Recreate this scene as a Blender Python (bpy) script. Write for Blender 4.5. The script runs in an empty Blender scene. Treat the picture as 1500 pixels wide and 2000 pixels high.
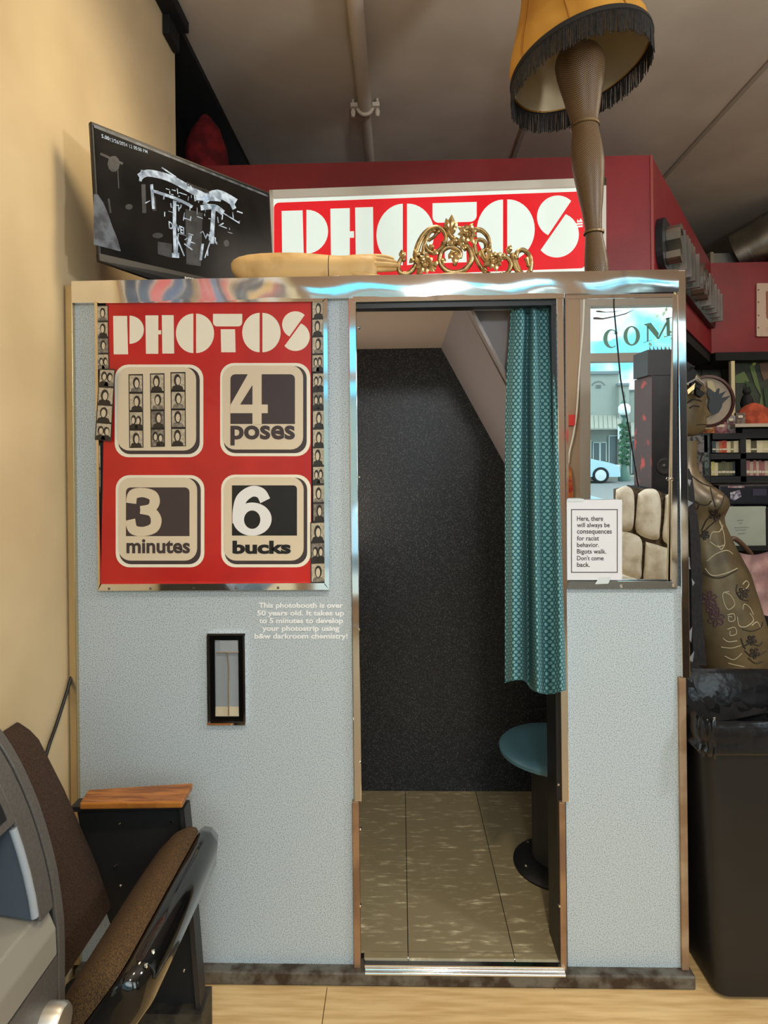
import bpy, bmesh, math, random
from mathutils import Vector, Matrix
from mathutils.bvhtree import BVHTree

random.seed(7)
scene = bpy.context.scene
C = scene.collection

# ------------------------------------------------------------------ camera
FPX, CX, CY = 1180.0, 750.0, 912.0
CAM = Vector((0.0, -1.667, 1.41))
YAW, ROLL = math.radians(1.5), 0.0112
_R0 = Vector((math.cos(YAW), math.sin(YAW), 0)); _U0 = Vector((0, 0, 1))
CF = Vector((-math.sin(YAW), math.cos(YAW), 0))
CR = _R0 * math.cos(ROLL) - _U0 * math.sin(ROLL)
CU = _U0 * math.cos(ROLL) + _R0 * math.sin(ROLL)
cam_d = bpy.data.cameras.new('camera')
cam_d.lens = FPX / 2000.0 * 36.0
cam_d.sensor_width = 36.0
cam_d.sensor_fit = 'AUTO'
cam_d.shift_y = -(1000.0 - CY) / 2000.0
cam_d.clip_start = 0.02
cam = bpy.data.objects.new('camera', cam_d)
C.objects.link(cam)
cam.matrix_world = Matrix((
    (CR.x, CU.x, -CF.x, CAM.x), (CR.y, CU.y, -CF.y, CAM.y),
    (CR.z, CU.z, -CF.z, CAM.z), (0, 0, 0, 1)))
scene.camera = cam

# ------------------------------------------------------------------ world
def lin(c):
    c = c / 255.0
    return c / 12.92 if c <= 0.04045 else ((c + 0.055) / 1.055) ** 2.4
def col(r, g, b, a=1.0): return (lin(r), lin(g), lin(b), a)

world = bpy.data.worlds.new('sky'); scene.world = world
world.use_nodes = True
nt = world.node_tree; nt.nodes.clear()
wo = nt.nodes.new('ShaderNodeOutputWorld'); bg = nt.nodes.new('ShaderNodeBackground')
tc = nt.nodes.new('ShaderNodeTexCoord'); nz = nt.nodes.new('ShaderNodeTexNoise')
rp = nt.nodes.new('ShaderNodeValToRGB')
nz.inputs['Scale'].default_value = 2.6; nz.inputs['Detail'].default_value = 5
rp.color_ramp.elements[0].position = 0.46; rp.color_ramp.elements[0].color = (0.07, 0.235, 0.32, 1)
rp.color_ramp.elements[1].position = 0.56; rp.color_ramp.elements[1].color = (0.95, 1.0, 1.02, 1)
mpw = nt.nodes.new('ShaderNodeMapping'); mpw.inputs['Location'].default_value = (1.7, 0.4, 0.9)
nt.links.new(tc.outputs['Generated'], mpw.inputs['Vector']); nt.links.new(mpw.outputs['Vector'], nz.inputs['Vector'])
nt.links.new(nz.outputs['Fac'], rp.inputs['Fac'])
nt.links.new(rp.outputs['Color'], bg.inputs['Color'])
bg.inputs['Strength'].default_value = 4.6
nt.links.new(bg.outputs['Background'], wo.inputs['Surface'])

# ------------------------------------------------------------------ lights, exposure
def area(name, loc, target, sx, sy, power, color, portal=False):
    d = bpy.data.lights.new(name, 'AREA'); d.shape = 'RECTANGLE'; d.size = sx; d.size_y = sy
    d.energy = power; d.color = color
    if portal: d.cycles.is_portal = True
    o = bpy.data.objects.new(name, d); C.objects.link(o); o.location = loc
    o.rotation_euler = (Vector(target) - Vector(loc)).to_track_quat('-Z', 'Y').to_euler()
    return o
area('window_portal', (2.8, -3.72, 1.7), (2.8, 0, 1.7), 2.2, 2.3, 1, (1, 1, 1), True)
area('window_portal', (0.3, -3.72, 1.7), (0.3, 0, 1.7), 2.1, 2.3, 1, (1, 1, 1), True)
area('added_panel_light', (2.9, 0.6, 3.16), (2.9, 0.6, 0), 1.2, 0.6, 18, (1.0, 0.85, 0.66))  # unseen panel, added to lift the right rear of the shop
def spot(name, loc, target, power, color, ang, blend=0.6, r=0.05):
    d = bpy.data.lights.new(name, 'SPOT'); d.energy = power; d.color = color
    d.spot_size = math.radians(ang); d.spot_blend = blend; d.shadow_soft_size = r
    o = bpy.data.objects.new(name, d); C.objects.link(o); o.location = loc
    o.rotation_euler = (Vector(target) - Vector(loc)).to_track_quat('-Z', 'Y').to_euler()
    return o
def globe(loc, power, color, r=0.11):
    d = bpy.data.lights.new('added_fill_bulb', 'POINT'); d.energy = power; d.color = color; d.shadow_soft_size = r
    o = bpy.data.objects.new('added_fill_bulb', d); C.objects.link(o); o.location = loc
FILL_GLOBES = ((0.25, -2.35, 2.20, 46, 'added fill lamp shaped as a white glass pendant behind the viewer'), (1.85, -1.0, 2.35, 56, 'added fill lamp shaped as a white glass pendant in front of the waste bin'))
for gx, gy, gz, gp, gl in FILL_GLOBES: globe((gx, gy, gz), gp, (0.97, 0.98, 1.0))  # invented pendants, added to brighten the ceiling and booth front
SPOT1 = (0.10, 0.12, 3.08)
spot('track_spot', SPOT1, (-0.93, -0.3, 1.3), 42, (1.0, 0.82, 0.54), 120, 0.9, 0.2)
spot('track_spot', (0.25, -1.55, 2.95), (0.1, -0.15, 0.0), 70, (1.0, 0.83, 0.58), 60, 0.9, 0.06)

vs = scene.view_settings
vs.view_transform = 'Standard'; vs.look = 'None'; vs.gamma = 1.0; vs.use_curve_mapping = False
vs.exposure = 0.23

# ------------------------------------------------------------------ pixel helpers (frame 1500x2000)
def ray(px, py): return CF + CR * ((px - CX) / FPX) + CU * ((CY - py) / FPX)
def W(px, py, Y):
    d = ray(px, py); return CAM + d * ((Y - CAM.y) / d.y)
def WX(px, py, X):
    d = ray(px, py); return CAM + d * ((X - CAM.x) / d.x)
def WZ(px, py, z):
    d = ray(px, py); return CAM + d * ((z - CAM.z) / d.z)
def RX(px, py=1000, Y=0): return W(px, py, Y).x
def RZ(py, px=750, Y=0): return W(px, py, Y).z
TILT = math.radians(1.0)
MN = Vector((0, -math.cos(TILT), -math.sin(TILT)))
MP = Vector((0, 0.006, RZ(1140, 1210)))
def MR(px, py, Y):
    """where the mirror on the booth shows, at pixel px,py, the plane y=Y of the shop behind"""
    d = ray(px, py); t = (MP - CAM).dot(MN) / d.dot(MN); p = CAM + d * t
    r = d - MN * (2 * d.dot(MN)); return p + r * ((Y - p.y) / r.y)

# ------------------------------------------------------------------ materials
MATS = {}
def mat(name, c, rough=0.6, metal=0.0, c2=None, scale=60, detail=2, lo=0.4, hi=0.6, bump=0.0, bscale=None,
        emit=0.0, spec=0.5, stretch=None, coat=0.0, c3=None):
    if name in MATS: return MATS[name]
    m = bpy.data.materials.new(name); m.use_nodes = True; MATS[name] = m
    n = m.node_tree; b = n.nodes['Principled BSDF']
    b.inputs['Base Color'].default_value = c; b.inputs['Roughness'].default_value = rough
    b.inputs['Metallic'].default_value = metal; b.inputs['Specular IOR Level'].default_value = spec
    b.inputs['Coat Weight'].default_value = coat
    t = n.nodes.new('ShaderNodeTexCoord'); v = t.outputs['Object']
    if stretch:
        mp = n.nodes.new('ShaderNodeMapping'); mp.inputs['Scale'].default_value = stretch
        n.links.new(v, mp.inputs['Vector']); v = mp.outputs['Vector']
    if c2:
        x = n.nodes.new('ShaderNodeTexNoise'); x.inputs['Scale'].default_value = scale
        x.inputs['Detail'].default_value = detail; n.links.new(v, x.inputs['Vector'])
        r = n.nodes.new('ShaderNodeValToRGB'); e = r.color_ramp.elements
        e[0].position = lo; e[0].color = c2; e[1].position = hi; e[1].color = c
        if c3: k = e.new(min(0.98, hi + 0.1)); k.color = c3
        n.links.new(x.outputs['Fac'], r.inputs['Fac']); n.links.new(r.outputs['Color'], b.inputs['Base Color'])
        if emit: n.links.new(r.outputs['Color'], b.inputs['Emission Color'])
    elif emit: b.inputs['Emission Color'].default_value = c
    if emit: b.inputs['Emission Strength'].default_value = emit
    if bump:
        y = n.nodes.new('ShaderNodeTexNoise'); y.inputs['Scale'].default_value = bscale or scale
        y.inputs['Detail'].default_value = 3; n.links.new(v, y.inputs['Vector'])
        u = n.nodes.new('ShaderNodeBump'); u.inputs['Strength'].default_value = bump; u.inputs['Distance'].default_value = 0.01
        n.links.new(y.outputs['Fac'], u.inputs['Height']); n.links.new(u.outputs['Normal'], b.inputs['Normal'])
    return m

M_chrome = mat('chrome', (0.86, 0.87, 0.88, 1), 0.07, 1.0, bump=0.04, bscale=7)
M_chrome_flat = mat('chrome_plain', (0.86, 0.87, 0.88, 1), 0.06, 1.0)
M_lam = mat('speckled_laminate', col(196, 209, 217), 0.45, c2=col(128, 140, 148), scale=330, detail=3, lo=0.30, hi=0.54)
M_plaster = mat('plaster_beige', col(224, 202, 160), 0.85, c2=col(208, 186, 144), scale=3, lo=0.3, hi=0.6, bump=0.08, bscale=18)
M_black_wall = mat('black_paint', col(26, 25, 24), 0.8)
M_ceil = mat('ceiling_taupe', col(222, 211, 193), 0.9, c2=col(210, 198, 180), scale=2, bump=0.03, bscale=30)
M_maroon = mat('maroon_paint', col(140, 34, 40), 0.45, c2=col(128, 30, 37), scale=4, bump=0.05, bscale=120)
M_white_trim = mat('white_trim', col(236, 234, 222), 0.5)
M_wood_floor = mat('oak_plank', col(232, 200, 146), 0.5, c2=col(206, 168, 112), scale=9, detail=6, lo=0.32, hi=0.62, stretch=(0.6, 7, 1), bump=0.03)
M_slab = mat('floor_screed', col(150, 124, 86), 0.7)
M_black = mat('black_plastic', col(20, 20, 21), 0.4)
M_black_matte = mat('black_matte', col(17, 17, 18), 0.8)
M_gap = mat('dark_gap', col(12, 12, 12), 0.9)
M_red = mat('poster_red', col(205, 36, 30), 0.35, c2=col(188, 30, 27), scale=5, coat=0.25)
M_cream = mat('print_cream', col(247, 241, 222), 0.4)
M_tan = mat('print_tan', col(226, 211, 184), 0.4)
M_dkprint = mat('print_dark', col(66, 55, 58), 0.35)
M_blkprint = mat('print_black', col(24, 23, 25), 0.35)
M_whprint = mat('print_white', col(240, 240, 240), 0.35)
M_grprint = mat('print_grey', col(150, 142, 128), 0.4, c2=col(110, 103, 94), scale=120)
M_photo_bg = mat('photo_paper', col(206, 194, 170), 0.35, c2=col(176, 164, 142), scale=160)
M_photo_dk = mat('photo_dark', col(48, 42, 38), 0.35)
M_photo_face = mat('photo_face', col(214, 200, 176), 0.35)
M_gold = mat('antique_gold', (0.60, 0.43, 0.20, 1), 0.33, 1.0, c2=(0.24, 0.15, 0.06, 1), scale=55, lo=0.3, hi=0.55)

# ------------------------------------------------------------------ mesh builder
ORG = {}
class MB:
    def __init__(s): s.v = []; s.f = []; s.m = []; s.uv = None; s.smooth = False
    def add(s, vs, fs, mi=0):
        o = len(s.v); s.v += [Vector(p) for p in vs]
        for f in fs: s.f.append([i + o for i in f]); s.m.append(mi)
        return s
    def box(s, x0, x1, y0, y1, z0, z1, mi=0):
        return s.add([(x0,y0,z0),(x1,y0,z0),(x1,y1,z0),(x0,y1,z0),(x0,y0,z1),(x1,y0,z1),(x1,y1,z1),(x0,y1,z1)],
            [(0,3,2,1),(4,5,6,7),(0,1,5,4),(1,2,6,5),(2,3,7,6),(3,0,4,7)], mi)
    def obox(s, o, u, v, w, mi=0):
        o, u, v, w = Vector(o), Vector(u), Vector(v), Vector(w)
        return s.add([o,o+u,o+u+v,o+v,o+w,o+u+w,o+u+v+w,o+v+w],
            [(0,3,2,1),(4,5,6,7),(0,1,5,4),(1,2,6,5),(2,3,7,6),(3,0,4,7)], mi)
    def prism(s, pts, ext, mi=0):
        pts = [Vector(p) for p in pts]; e = Vector(ext); n = len(pts)
        fs = [list(range(n)), list(range(2*n-1, n-1, -1))]
        fs += [((i+1) % n, i, n+i, n+(i+1) % n) for i in range(n)]
        return s.add(pts + [p + e for p in pts], fs, mi)
    def rings(s, rings, cap=True, closed=True, mi=0):
        n = len(rings[0]); vs = [p for r in rings for p in r]; fs = []
        for i in range(len(rings)-1):
            for j in range(n if closed else n-1):
                a, b = i*n+j, i*n+(j+1) % n
                fs.append((a, b, b+n, a+n))
        if cap: fs += [list(range(n-1, -1, -1)), [(len(rings)-1)*n+j for j in range(n)]]
        return s.add(vs, fs, mi)
    def tube(s, pts, r, n=8, mi=0, flat=1.0, up=None):
        pts = [Vector(p) for p in pts]; k = len(pts); out = []
        for i, p in enumerate(pts):
            t = (pts[min(i+1, k-1)] - pts[max(i-1, 0)]).normalized()
            a = Vector(up) if up else (Vector((0,1,0)) if abs(t.y) < 0.9 else Vector((1,0,0)))
            u = t.cross(a).normalized(); w = u.cross(t).normalized()
            rr = r[i] if isinstance(r, (list, tuple)) else r
            out.append([p + u*rr*math.cos(2*math.pi*j/n) + w*rr*flat*math.sin(2*math.pi*j/n) for j in range(n)])
        return s.rings(out, mi=mi)
    def lathe(s, base, prof, n=24, axis=None, mi=0, cap=True):
        base = Vector(base); ax = Vector(axis or (0,0,1)).normalized()
        u = ax.orthogonal().normalized() if abs(ax.z) < 0.99 else Vector((1,0,0)); w = ax.cross(u)
        return s.rings([[base + ax*h + (u*math.cos(2*math.pi*j/n) + w*math.sin(2*math.pi*j/n))*r for j in range(n)] for r, h in prof], cap=cap, mi=mi)
    def px(s, pts, Y, d=0.0006, mi=0):          # flat outline in the plane y=Y, thickness d away from the viewer
        return s.prism([W(x, y, Y) for x, y in pts], (0, d, 0), mi)
    def build(s, name, mats, parent=None, origin=None, smooth=None, bevel=0.0):
        o = Vector(origin) if origin is not None else (ORG[parent.name] if parent else Vector((0,0,0)))
        me = bpy.data.meshes.new(name)
        me.from_pydata([tuple(p - o) for p in s.v], [], s.f)
        for m in (mats if isinstance(mats, (list, tuple)) else [mats]): me.materials.append(m)
        for p, mi in zip(me.polygons, s.m): p.material_index = mi
        if s.uv:
            l = me.uv_layers.new(name='UVMap')
            for lp in me.loops: l.data[lp.index].uv = s.uv[lp.vertex_index]
        bm = bmesh.new(); bm.from_mesh(me); bmesh.ops.recalc_face_normals(bm, faces=bm.faces)
        if bevel: bmesh.ops.bevel(bm, geom=list(bm.edges), offset=bevel, segments=2, affect='EDGES', profile=0.5)
        bm.to_mesh(me); bm.free()
        if smooth or s.smooth:
            for p in me.polygons: p.use_smooth = True
            try: me.set_sharp_from_angle(angle=math.radians(smooth if isinstance(smooth, (int, float)) and smooth > 1 else 50))
            except Exception: pass
        ob = bpy.data.objects.new(name, me); C.objects.link(ob)
        if parent: ob.parent = parent
        else: ob.location = o
        ORG[ob.name] = o
        return ob
def tag(o, label=None, cat=None, group=None, kind=None):
    if label: o['label'] = label
    if cat: o['category'] = cat
    if group: o['group'] = group
    if kind: o['kind'] = kind
    return o
def thing(name, base, label, cat, group=None, kind=None):
    o = bpy.data.objects.new(name, None); C.objects.link(o); o.location = Vector(base); o.empty_display_size = 0.05
    ORG[o.name] = Vector(base)
    return tag(o, label, cat, group, kind)
def crv(pts, n=6):
    """Catmull-Rom through 2-D or 3-D points"""
    P = [Vector(p) for p in pts]; out = []
    for i in range(len(P)-1):
        a, b, c, d = P[max(i-1,0)], P[i], P[i+1], P[min(i+2, len(P)-1)]
        for k in range(n):
            t = k/n
            out.append(0.5*((2*b) + (c-a)*t + (2*a-5*b+4*c-d)*t*t + (3*b-a-3*c+d)*t**3))
    out.append(P[-1]); return out
def ell(cx, cy, rx, ry, a0=0, a1=360, n=28):
    full = abs(a1-a0) >= 360
    return [(cx+rx*math.cos(math.radians(a0+(a1-a0)*i/n)), cy+ry*math.sin(math.radians(a0+(a1-a0)*i/n))) for i in range(n if full else n+1)]
def rrect(x0, y0, x1, y1, r, n=6, corners=(1,1,1,1)):
    out = []
    for (cx, cy, a, on) in ((x0+r,y0+r,180,corners[0]),(x1-r,y0+r,270,corners[1]),(x1-r,y1-r,0,corners[2]),(x0+r,y1-r,90,corners[3])):
        if on: out += [(cx+r*math.cos(math.radians(a+90*i/n)), cy+r*math.sin(math.radians(a+90*i/n))) for i in range(n+1)]
        else: out.append((cx + (-r if a in (180,90) else r), cy + (-r if a in (180,270) else r)))
    return out
def clip(poly, ax, ay, bx, by):
    """keep what lies left of the line a-b (pixel frame)"""
    out = []; side = lambda p: (bx-ax)*(p[1]-ay)-(by-ay)*(p[0]-ax)
    for i in range(len(poly)):
        p, q = poly[i], poly[(i+1) % len(poly)]; sp, sq = side(p), side(q)
        if sp <= 0: out.append(p)
        if sp*sq < 0:
            t = sp/(sp-sq); out.append((p[0]+(q[0]-p[0])*t, p[1]+(q[1]-p[1])*t))
    return out
_tc = {}
def text_shape(s, bold=0.0, shear=0.0):
    """2-D outline of a word in the built-in font, normalised to the unit box: (verts, faces)"""
    k = (s, bold, shear)
    if k in _tc: return _tc[k]
    cu = bpy.data.curves.new('lettering', 'FONT'); cu.body = s; cu.size = 1; cu.offset = bold; cu.shear = shear; cu.resolution_u = 4
    cu.fill_mode = 'FRONT'
    o = bpy.data.objects.new('lettering', cu); C.objects.link(o)
    me = bpy.data.meshes.new_from_object(o.evaluated_get(bpy.context.evaluated_depsgraph_get()))
    vs = [v.co.copy() for v in me.vertices]; fs = [list(p.vertices) for p in me.polygons]
    C.objects.unlink(o); bpy.data.objects.remove(o); bpy.data.curves.remove(cu); bpy.data.meshes.remove(me)
    x0, x1 = min(v.x for v in vs), max(v.x for v in vs); y0, y1 = min(v.y for v in vs), max(v.y for v in vs)
    vs = [((v.x-x0)/(x1-x0), (v.y-y0)/(y1-y0)) for v in vs]
    _tc[k] = (vs, fs); return _tc[k]
def text_px(mb, s, x0, y0, x1, y1, Y, mi=0, bold=0.0, slope=0.0, shear=0.0):
    vs, fs = text_shape(s, bold, shear)
    mb.add([W(x0+u*(x1-x0), y1-v*(y1-y0)+slope*u*(x1-x0), Y) for u, v in vs], fs, mi)

# ================================================================== THE ROOM
XW = -0.93; ZC = 3.28; YF = -3.75
def struct(name, mb, m, smooth=None, parent=None):
    o = mb.build(name, m, parent, smooth=smooth)
    if not parent: o['kind'] = 'structure'
    return o
floor = struct('floor', MB().box(XW-0.32, 4.2, YF, 4.2, -0.12, -0.012), M_slab)
k = 0
for iy in range(6):
    y0 = -0.79 + iy*0.19
    off = (0.30, 0.62, -0.2, 0.45, 0.05, 0.8)[iy]
    for ix in range(4):
        a = max(XW, -1.0 + off - 1.25 + ix*1.25); b = min(2.2, -1.0 + off + ix*1.25)
        if iy in (3, 4):
            js = [XW, -0.213, 1.04, 2.2] if iy == 3 else [XW, 0.4, 1.6, 2.2]
            if ix > 2: continue
            a, b = js[ix], js[ix+1]
        if b - a < 0.05: continue
        struct('plank', MB().box(a+0.0012, b-0.0012, y0+0.0012, y0+0.1888, -0.012, 0.0), M_wood_floor, parent=floor)
struct('ceiling', MB().box(XW-0.1, 4.2, YF, 4.2, ZC, ZC+0.1), M_ceil)
seam = MB()
for x in (0.71, 1.74): seam.box(x-0.012, x+0.012, -3.5, 4.1, ZC-0.012, ZC)
struct('trim_1', seam, mat('ceiling_batten', col(176, 166, 150), 0.9))
wl = struct('wall_left', MB().box(XW-0.1, XW, YF, 0.86, -0.012, ZC), M_plaster)
struct('wall_left_recess', MB().box(XW-0.32, XW-0.22, 0.86, 4.2, -0.012, ZC).box(XW-0.32, XW-0.1, 0.84, 0.86, -0.012, ZC), M_black_wall)
struct('ceiling_recess', MB().box(XW-0.32, XW+0.03, 0.862, 4.2, ZC-0.03, ZC+0.1), M_black_wall)
struct('wall_right', MB().box(4.1, 4.2, YF, 4.2, -0.012, ZC), mat('dark_plaster', col(120, 108, 92), 0.9))
struct('wall_back', MB().box(XW, 4.1, 4.1, 4.2, -0.012, ZC), mat('back_paint', col(70, 68, 62), 0.9))

# storefront behind the camera (what the mirror shows)
WX0, WX1, WZ0, WZ1 = MR(1152, 800, YF).x, 3.9, 0.25, MR(1230, 597, YF).z
ZT0, ZT1 = MR(1200, 706, YF).z, MR(1200, 690, YF).z
M_front = mat('storefront_paint', col(176, 150, 124), 0.8)
sf = MB()
W20, W21 = -0.78, WX0-0.40
sf.box(XW, W20-0.06, YF-0.12, YF, 0, ZC).box(W21+0.06, WX0-0.09, YF-0.12, YF, 0, ZC).box(W20-0.06, W21+0.06, YF-0.12, YF, 0, WZ0).box(W20-0.06, W21+0.06, YF-0.12, YF, WZ1+0.06, ZC); sf.box(WX0-0.09, 4.1, YF-0.12, YF, 0, WZ0)
sf.box(WX0-0.09, 4.1, YF-0.12, YF, WZ1+0.06, ZC)
struct('wall_front', sf, M_front)
win = struct('window_1', MB().box(WX0-0.09, WX0, YF-0.1, YF+0.02, WZ0, WZ1+0.06).box(WX0, 4.1, YF-0.1, YF+0.02, WZ1, WZ1+0.06)
    .box(WX0, 4.1, YF-0.1, YF+0.02, ZT0, ZT1).box(WX0, 4.1, YF-0.1, YF+0.03, WZ0-0.03, WZ0+0.03).box(2.9, 2.96, YF-0.1, YF+0.02, WZ0, WZ1),
    mat('window_frame_paint', col(178, 168, 156), 0.6))
win2 = struct('window_2', MB().box(W20-0.06, W20, YF-0.1, YF+0.02, WZ0, WZ1+0.06).box(W21, W21+0.06, YF-0.1, YF+0.02, WZ0, WZ1+0.06).box(W20, W21, YF-0.1, YF+0.02, WZ1, WZ1+0.06)
    .box(W20, W21, YF-0.1, YF+0.02, ZT0, ZT1).box(W20, W21, YF-0.1, YF+0.03, WZ0-0.03, WZ0+0.03), mat('window_frame_paint', col(178, 168, 156), 0.6))
glass = bpy.data.materials.new('window_glass'); glass.use_nodes = True; MATS['window_glass'] = glass
g = glass.node_tree; g.nodes.clear()
go = g.nodes.new('ShaderNodeOutputMaterial'); gm = g.nodes.new('ShaderNodeMixShader'); gt = g.nodes.new('ShaderNodeBsdfTransparent'); gg = g.nodes.new('ShaderNodeBsdfGlossy')
gg.inputs['Roughness'].default_value = 0.02; gm.inputs[0].default_value = 0.05; gt.inputs['Color'].default_value = (0.97, 1, 0.99, 1)
g.links.new(gt.outputs[0], gm.inputs[1]); g.links.new(gg.outputs[0], gm.inputs[2]); g.links.new(gm.outputs[0], go.inputs['Surface'])
for (a, b, c_, d_) in ((WX0, 2.9, WZ0, ZT0), (2.96, 3.9, WZ0, ZT0), (WX0, 2.9, ZT1, WZ1), (2.96, 3.9, ZT1, WZ1)):
    struct('pane', MB().box(a, b, YF-0.05, YF-0.045, c_, d_), glass, parent=win)
for (c_, d_) in ((WZ0, ZT0), (ZT1, WZ1)): struct('pane', MB().box(W20, W21, YF-0.05, YF-0.045, c_, d_), glass, parent=win2)

added_globe_glass = bpy.data.materials.new('added_globe_glass'); added_globe_glass.use_nodes = True
g = added_globe_glass.node_tree; g.nodes.clear()
go = g.nodes.new('ShaderNodeOutputMaterial'); gm = g.nodes.new('ShaderNodeMixShader'); gt = g.nodes.new('ShaderNodeBsdfTransparent'); gg = g.nodes.new('ShaderNodeEmission')
gm.inputs[0].default_value = 0.15; gg.inputs['Strength'].default_value = 3.0
g.links.new(gt.outputs[0], gm.inputs[1]); g.links.new(gg.outputs[0], gm.inputs[2]); g.links.new(gm.outputs[0], go.inputs['Surface'])
# ceiling fixtures, panel and pendants added as fill (their light is set at the top)
M_fillglow = mat('added_panel_glow', (1, 0.97, 0.92, 1), 0.5, emit=2.0)
for (x, y, lb) in ((2.9, 0.6, 'added warm fill panel on the ceiling over the right shelves'),):
    t = thing('added_ceiling_panel', (x, y, 3.18), lb, 'ceiling light')
    MB().box(x-0.64, x+0.64, y-0.34, y+0.34, 3.2, ZC).build('housing', M_white_trim, t)
    MB().box(x-0.6, x+0.6, y-0.3, y+0.3, 3.185, 3.2).build('diffuser', M_fillglow, t)
for (x, y, tx, ty, tz, lb) in ((SPOT1[0], SPOT1[1], -0.93, -0.3, 1.3, 'black ceiling spotlight aimed at the beige wall'), (0.25, -1.55, 0.1, -0.15, 0.0, 'black ceiling spotlight aimed at the floor')):
    t = thing('track_spotlight', (x, y, 2.95 if y < 0 else SPOT1[2]), lb, 'spotlight')
    p = Vector((x, y, 2.95 if y < 0 else SPOT1[2])); ax = (Vector((tx, ty, tz)) - p).normalized()
    MB().lathe(p - ax*0.14, [(0.02, 0), (0.06, 0.02), (0.065, 0.11), (0.06, 0.11), (0.05, 0.04)], 16, ax).build('can', M_black, t)
    MB().tube([p - ax*0.1, (x, y, ZC)], 0.012).build('stem', M_black, t)
for gx, gy, gz, gp, gl in FILL_GLOBES:
    t = thing('added_pendant', (gx, gy, gz), gl, 'pendant lamp')
    MB().lathe((gx, gy, gz+0.13), [(0.05, 0), (0.05, 0.03), (0.012, 0.05), (0.006, 0.06), (0.006, ZC-gz-0.13)], 16).build('cord_and_cap', M_black, t)
    MB().rings([[Vector((gx+0.14*math.sin(u)*math.cos(a), gy+0.14*math.sin(u)*math.sin(a), gz+0.14*math.cos(u))) for a in [2*math.pi*j/24 for j in range(24)]] for u in [0.36+2.7*i/12 for i in range(13)]], cap=False).build('added_globe', added_globe_glass, t, smooth=True)

# ceiling pipe with clamp
PX = -0.155
t = thing('ceiling_pipe', (PX, -0.6, ZC-0.05), 'pale painted pipe running along the ceiling above the lit sign', 'pipe')
MB().tube([(PX, -1.7, ZC-0.04), (PX, 1.42, ZC-0.04)], 0.034, 14).build('pipe', M_ceil, t, smooth=True)
MB().tube([(PX, 1.40, ZC-0.035), (PX, 3.6, ZC-0.035)], 0.024, 12).build('pipe_end', M_ceil, t, smooth=True)
cl = MB()
cl.tube([(PX+0.038*math.cos(a), 1.40, ZC-0.040-0.038*math.sin(a)) for a in [math.pi*i/10 for i in range(11)]], 0.009, 8)
for sx in (-1, 1):
    cl.box(PX+sx*0.055-0.018, PX+sx*0.055+0.018, 1.375, 1.425, ZC-0.05, ZC-0.03)
    cl.lathe((PX+sx*0.062, 1.40, ZC-0.09), [(0.008, 0), (0.012, 0.02), (0.012, 0.03), (0.006, 0.03), (0.006, 0.09)], 8)
cl.build('pipe_clamp', M_ceil, t)

# black bracket where wall and ceiling meet
t = thing('ceiling_bracket', W(345, 10, 0.75), 'black corner bracket where beige wall meets the ceiling', 'bracket')
b = MB(); p = Vector((XW, 0.62, ZC))
b.box(XW+0.002, XW+0.07, 0.60, 0.84, ZC-0.05, ZC-0.002).box(XW+0.002, XW+0.03, 0.72, 0.84, ZC-0.13, ZC-0.05)
b.build('bracket_arm', M_black_matte, t, bevel=0.006)

# maroon bulkhead: the thick box above and behind the booth
SY = 1.06; ZS1 = W(850, 313, SY).z; XC_ = W(1273, 420, SY).x
far_c = W(1389, 600, 2.55); XF_ = far_c.x; ZS0 = W(1450, 690, 2.55).z
plan = [(XW-0.22, SY), (XC_, SY), (XF_, 2.55), (4.1, 2.55), (4.1, 3.1), (XW-0.22, 3.1)]
bulk = struct('wall_bulkhead', MB().prism([(x, y, ZS0) for x, y in plan], (0, 0, ZS1-ZS0)), M_maroon)
struct('wall_rear_booth', MB().box(XW-0.22, XC_-0.05, SY, SY+0.1, 0, ZS0), M_maroon)
e = Vector((XF_-XC_, 2.55-SY, 0)).normalized(); nrm = Vector((e.y, -e.x, 0))
tr = MB(); h = 0.055
tr.box(XF_, 4.1, 2.50, 3.0, ZS0-h, ZS0); tr.obox((XC_, SY+0.02, ZS0-h), e*1.9, -nrm*0.3, (0, 0, h))
struct('trim_2', tr, M_black_matte)
ed = MB(); ed.obox((XC_-0.006, SY-0.004, ZS0), (0.012, 0, 0), (0, 0.012, 0), (0, 0, ZS1-ZS0-0.002))
struct('trim_3', ed, mat('maroon_edge', col(150, 60, 56), 0.5))

# ================================================================== THE PHOTO BOOTH
XL, XR = RX(150), RX(1340); ZT = RZ(545, 740)
ZB = RZ(1884, 750)                       # top of the plinth
DXL, DXR, DZT = RX(703, 1230), RX(1093, 1230), RZ(596, 900)
YB = 0.86                                # back wall
ZFL = 0.055                              # booth floor
booth = thing('photo_booth', ((XL+XR)/2, 0.4, 0), 'grey speckled photo booth with chrome trim and a curtained doorway', 'photo booth')
# front panels
MB().box(XL, DXL-0.012, 0, 0.02, ZB, ZT-0.05).build('front_panel', M_lam, booth)
MB().box(DXR+0.012, XR-0.012, 0, 0.02, ZB, RZ(1146, 1210)).box(DXR+0.012, XR-0.012, 0.014, 0.03, RZ(1146, 1210), ZT-0.05).build('front_panel', M_lam, booth)
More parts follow.
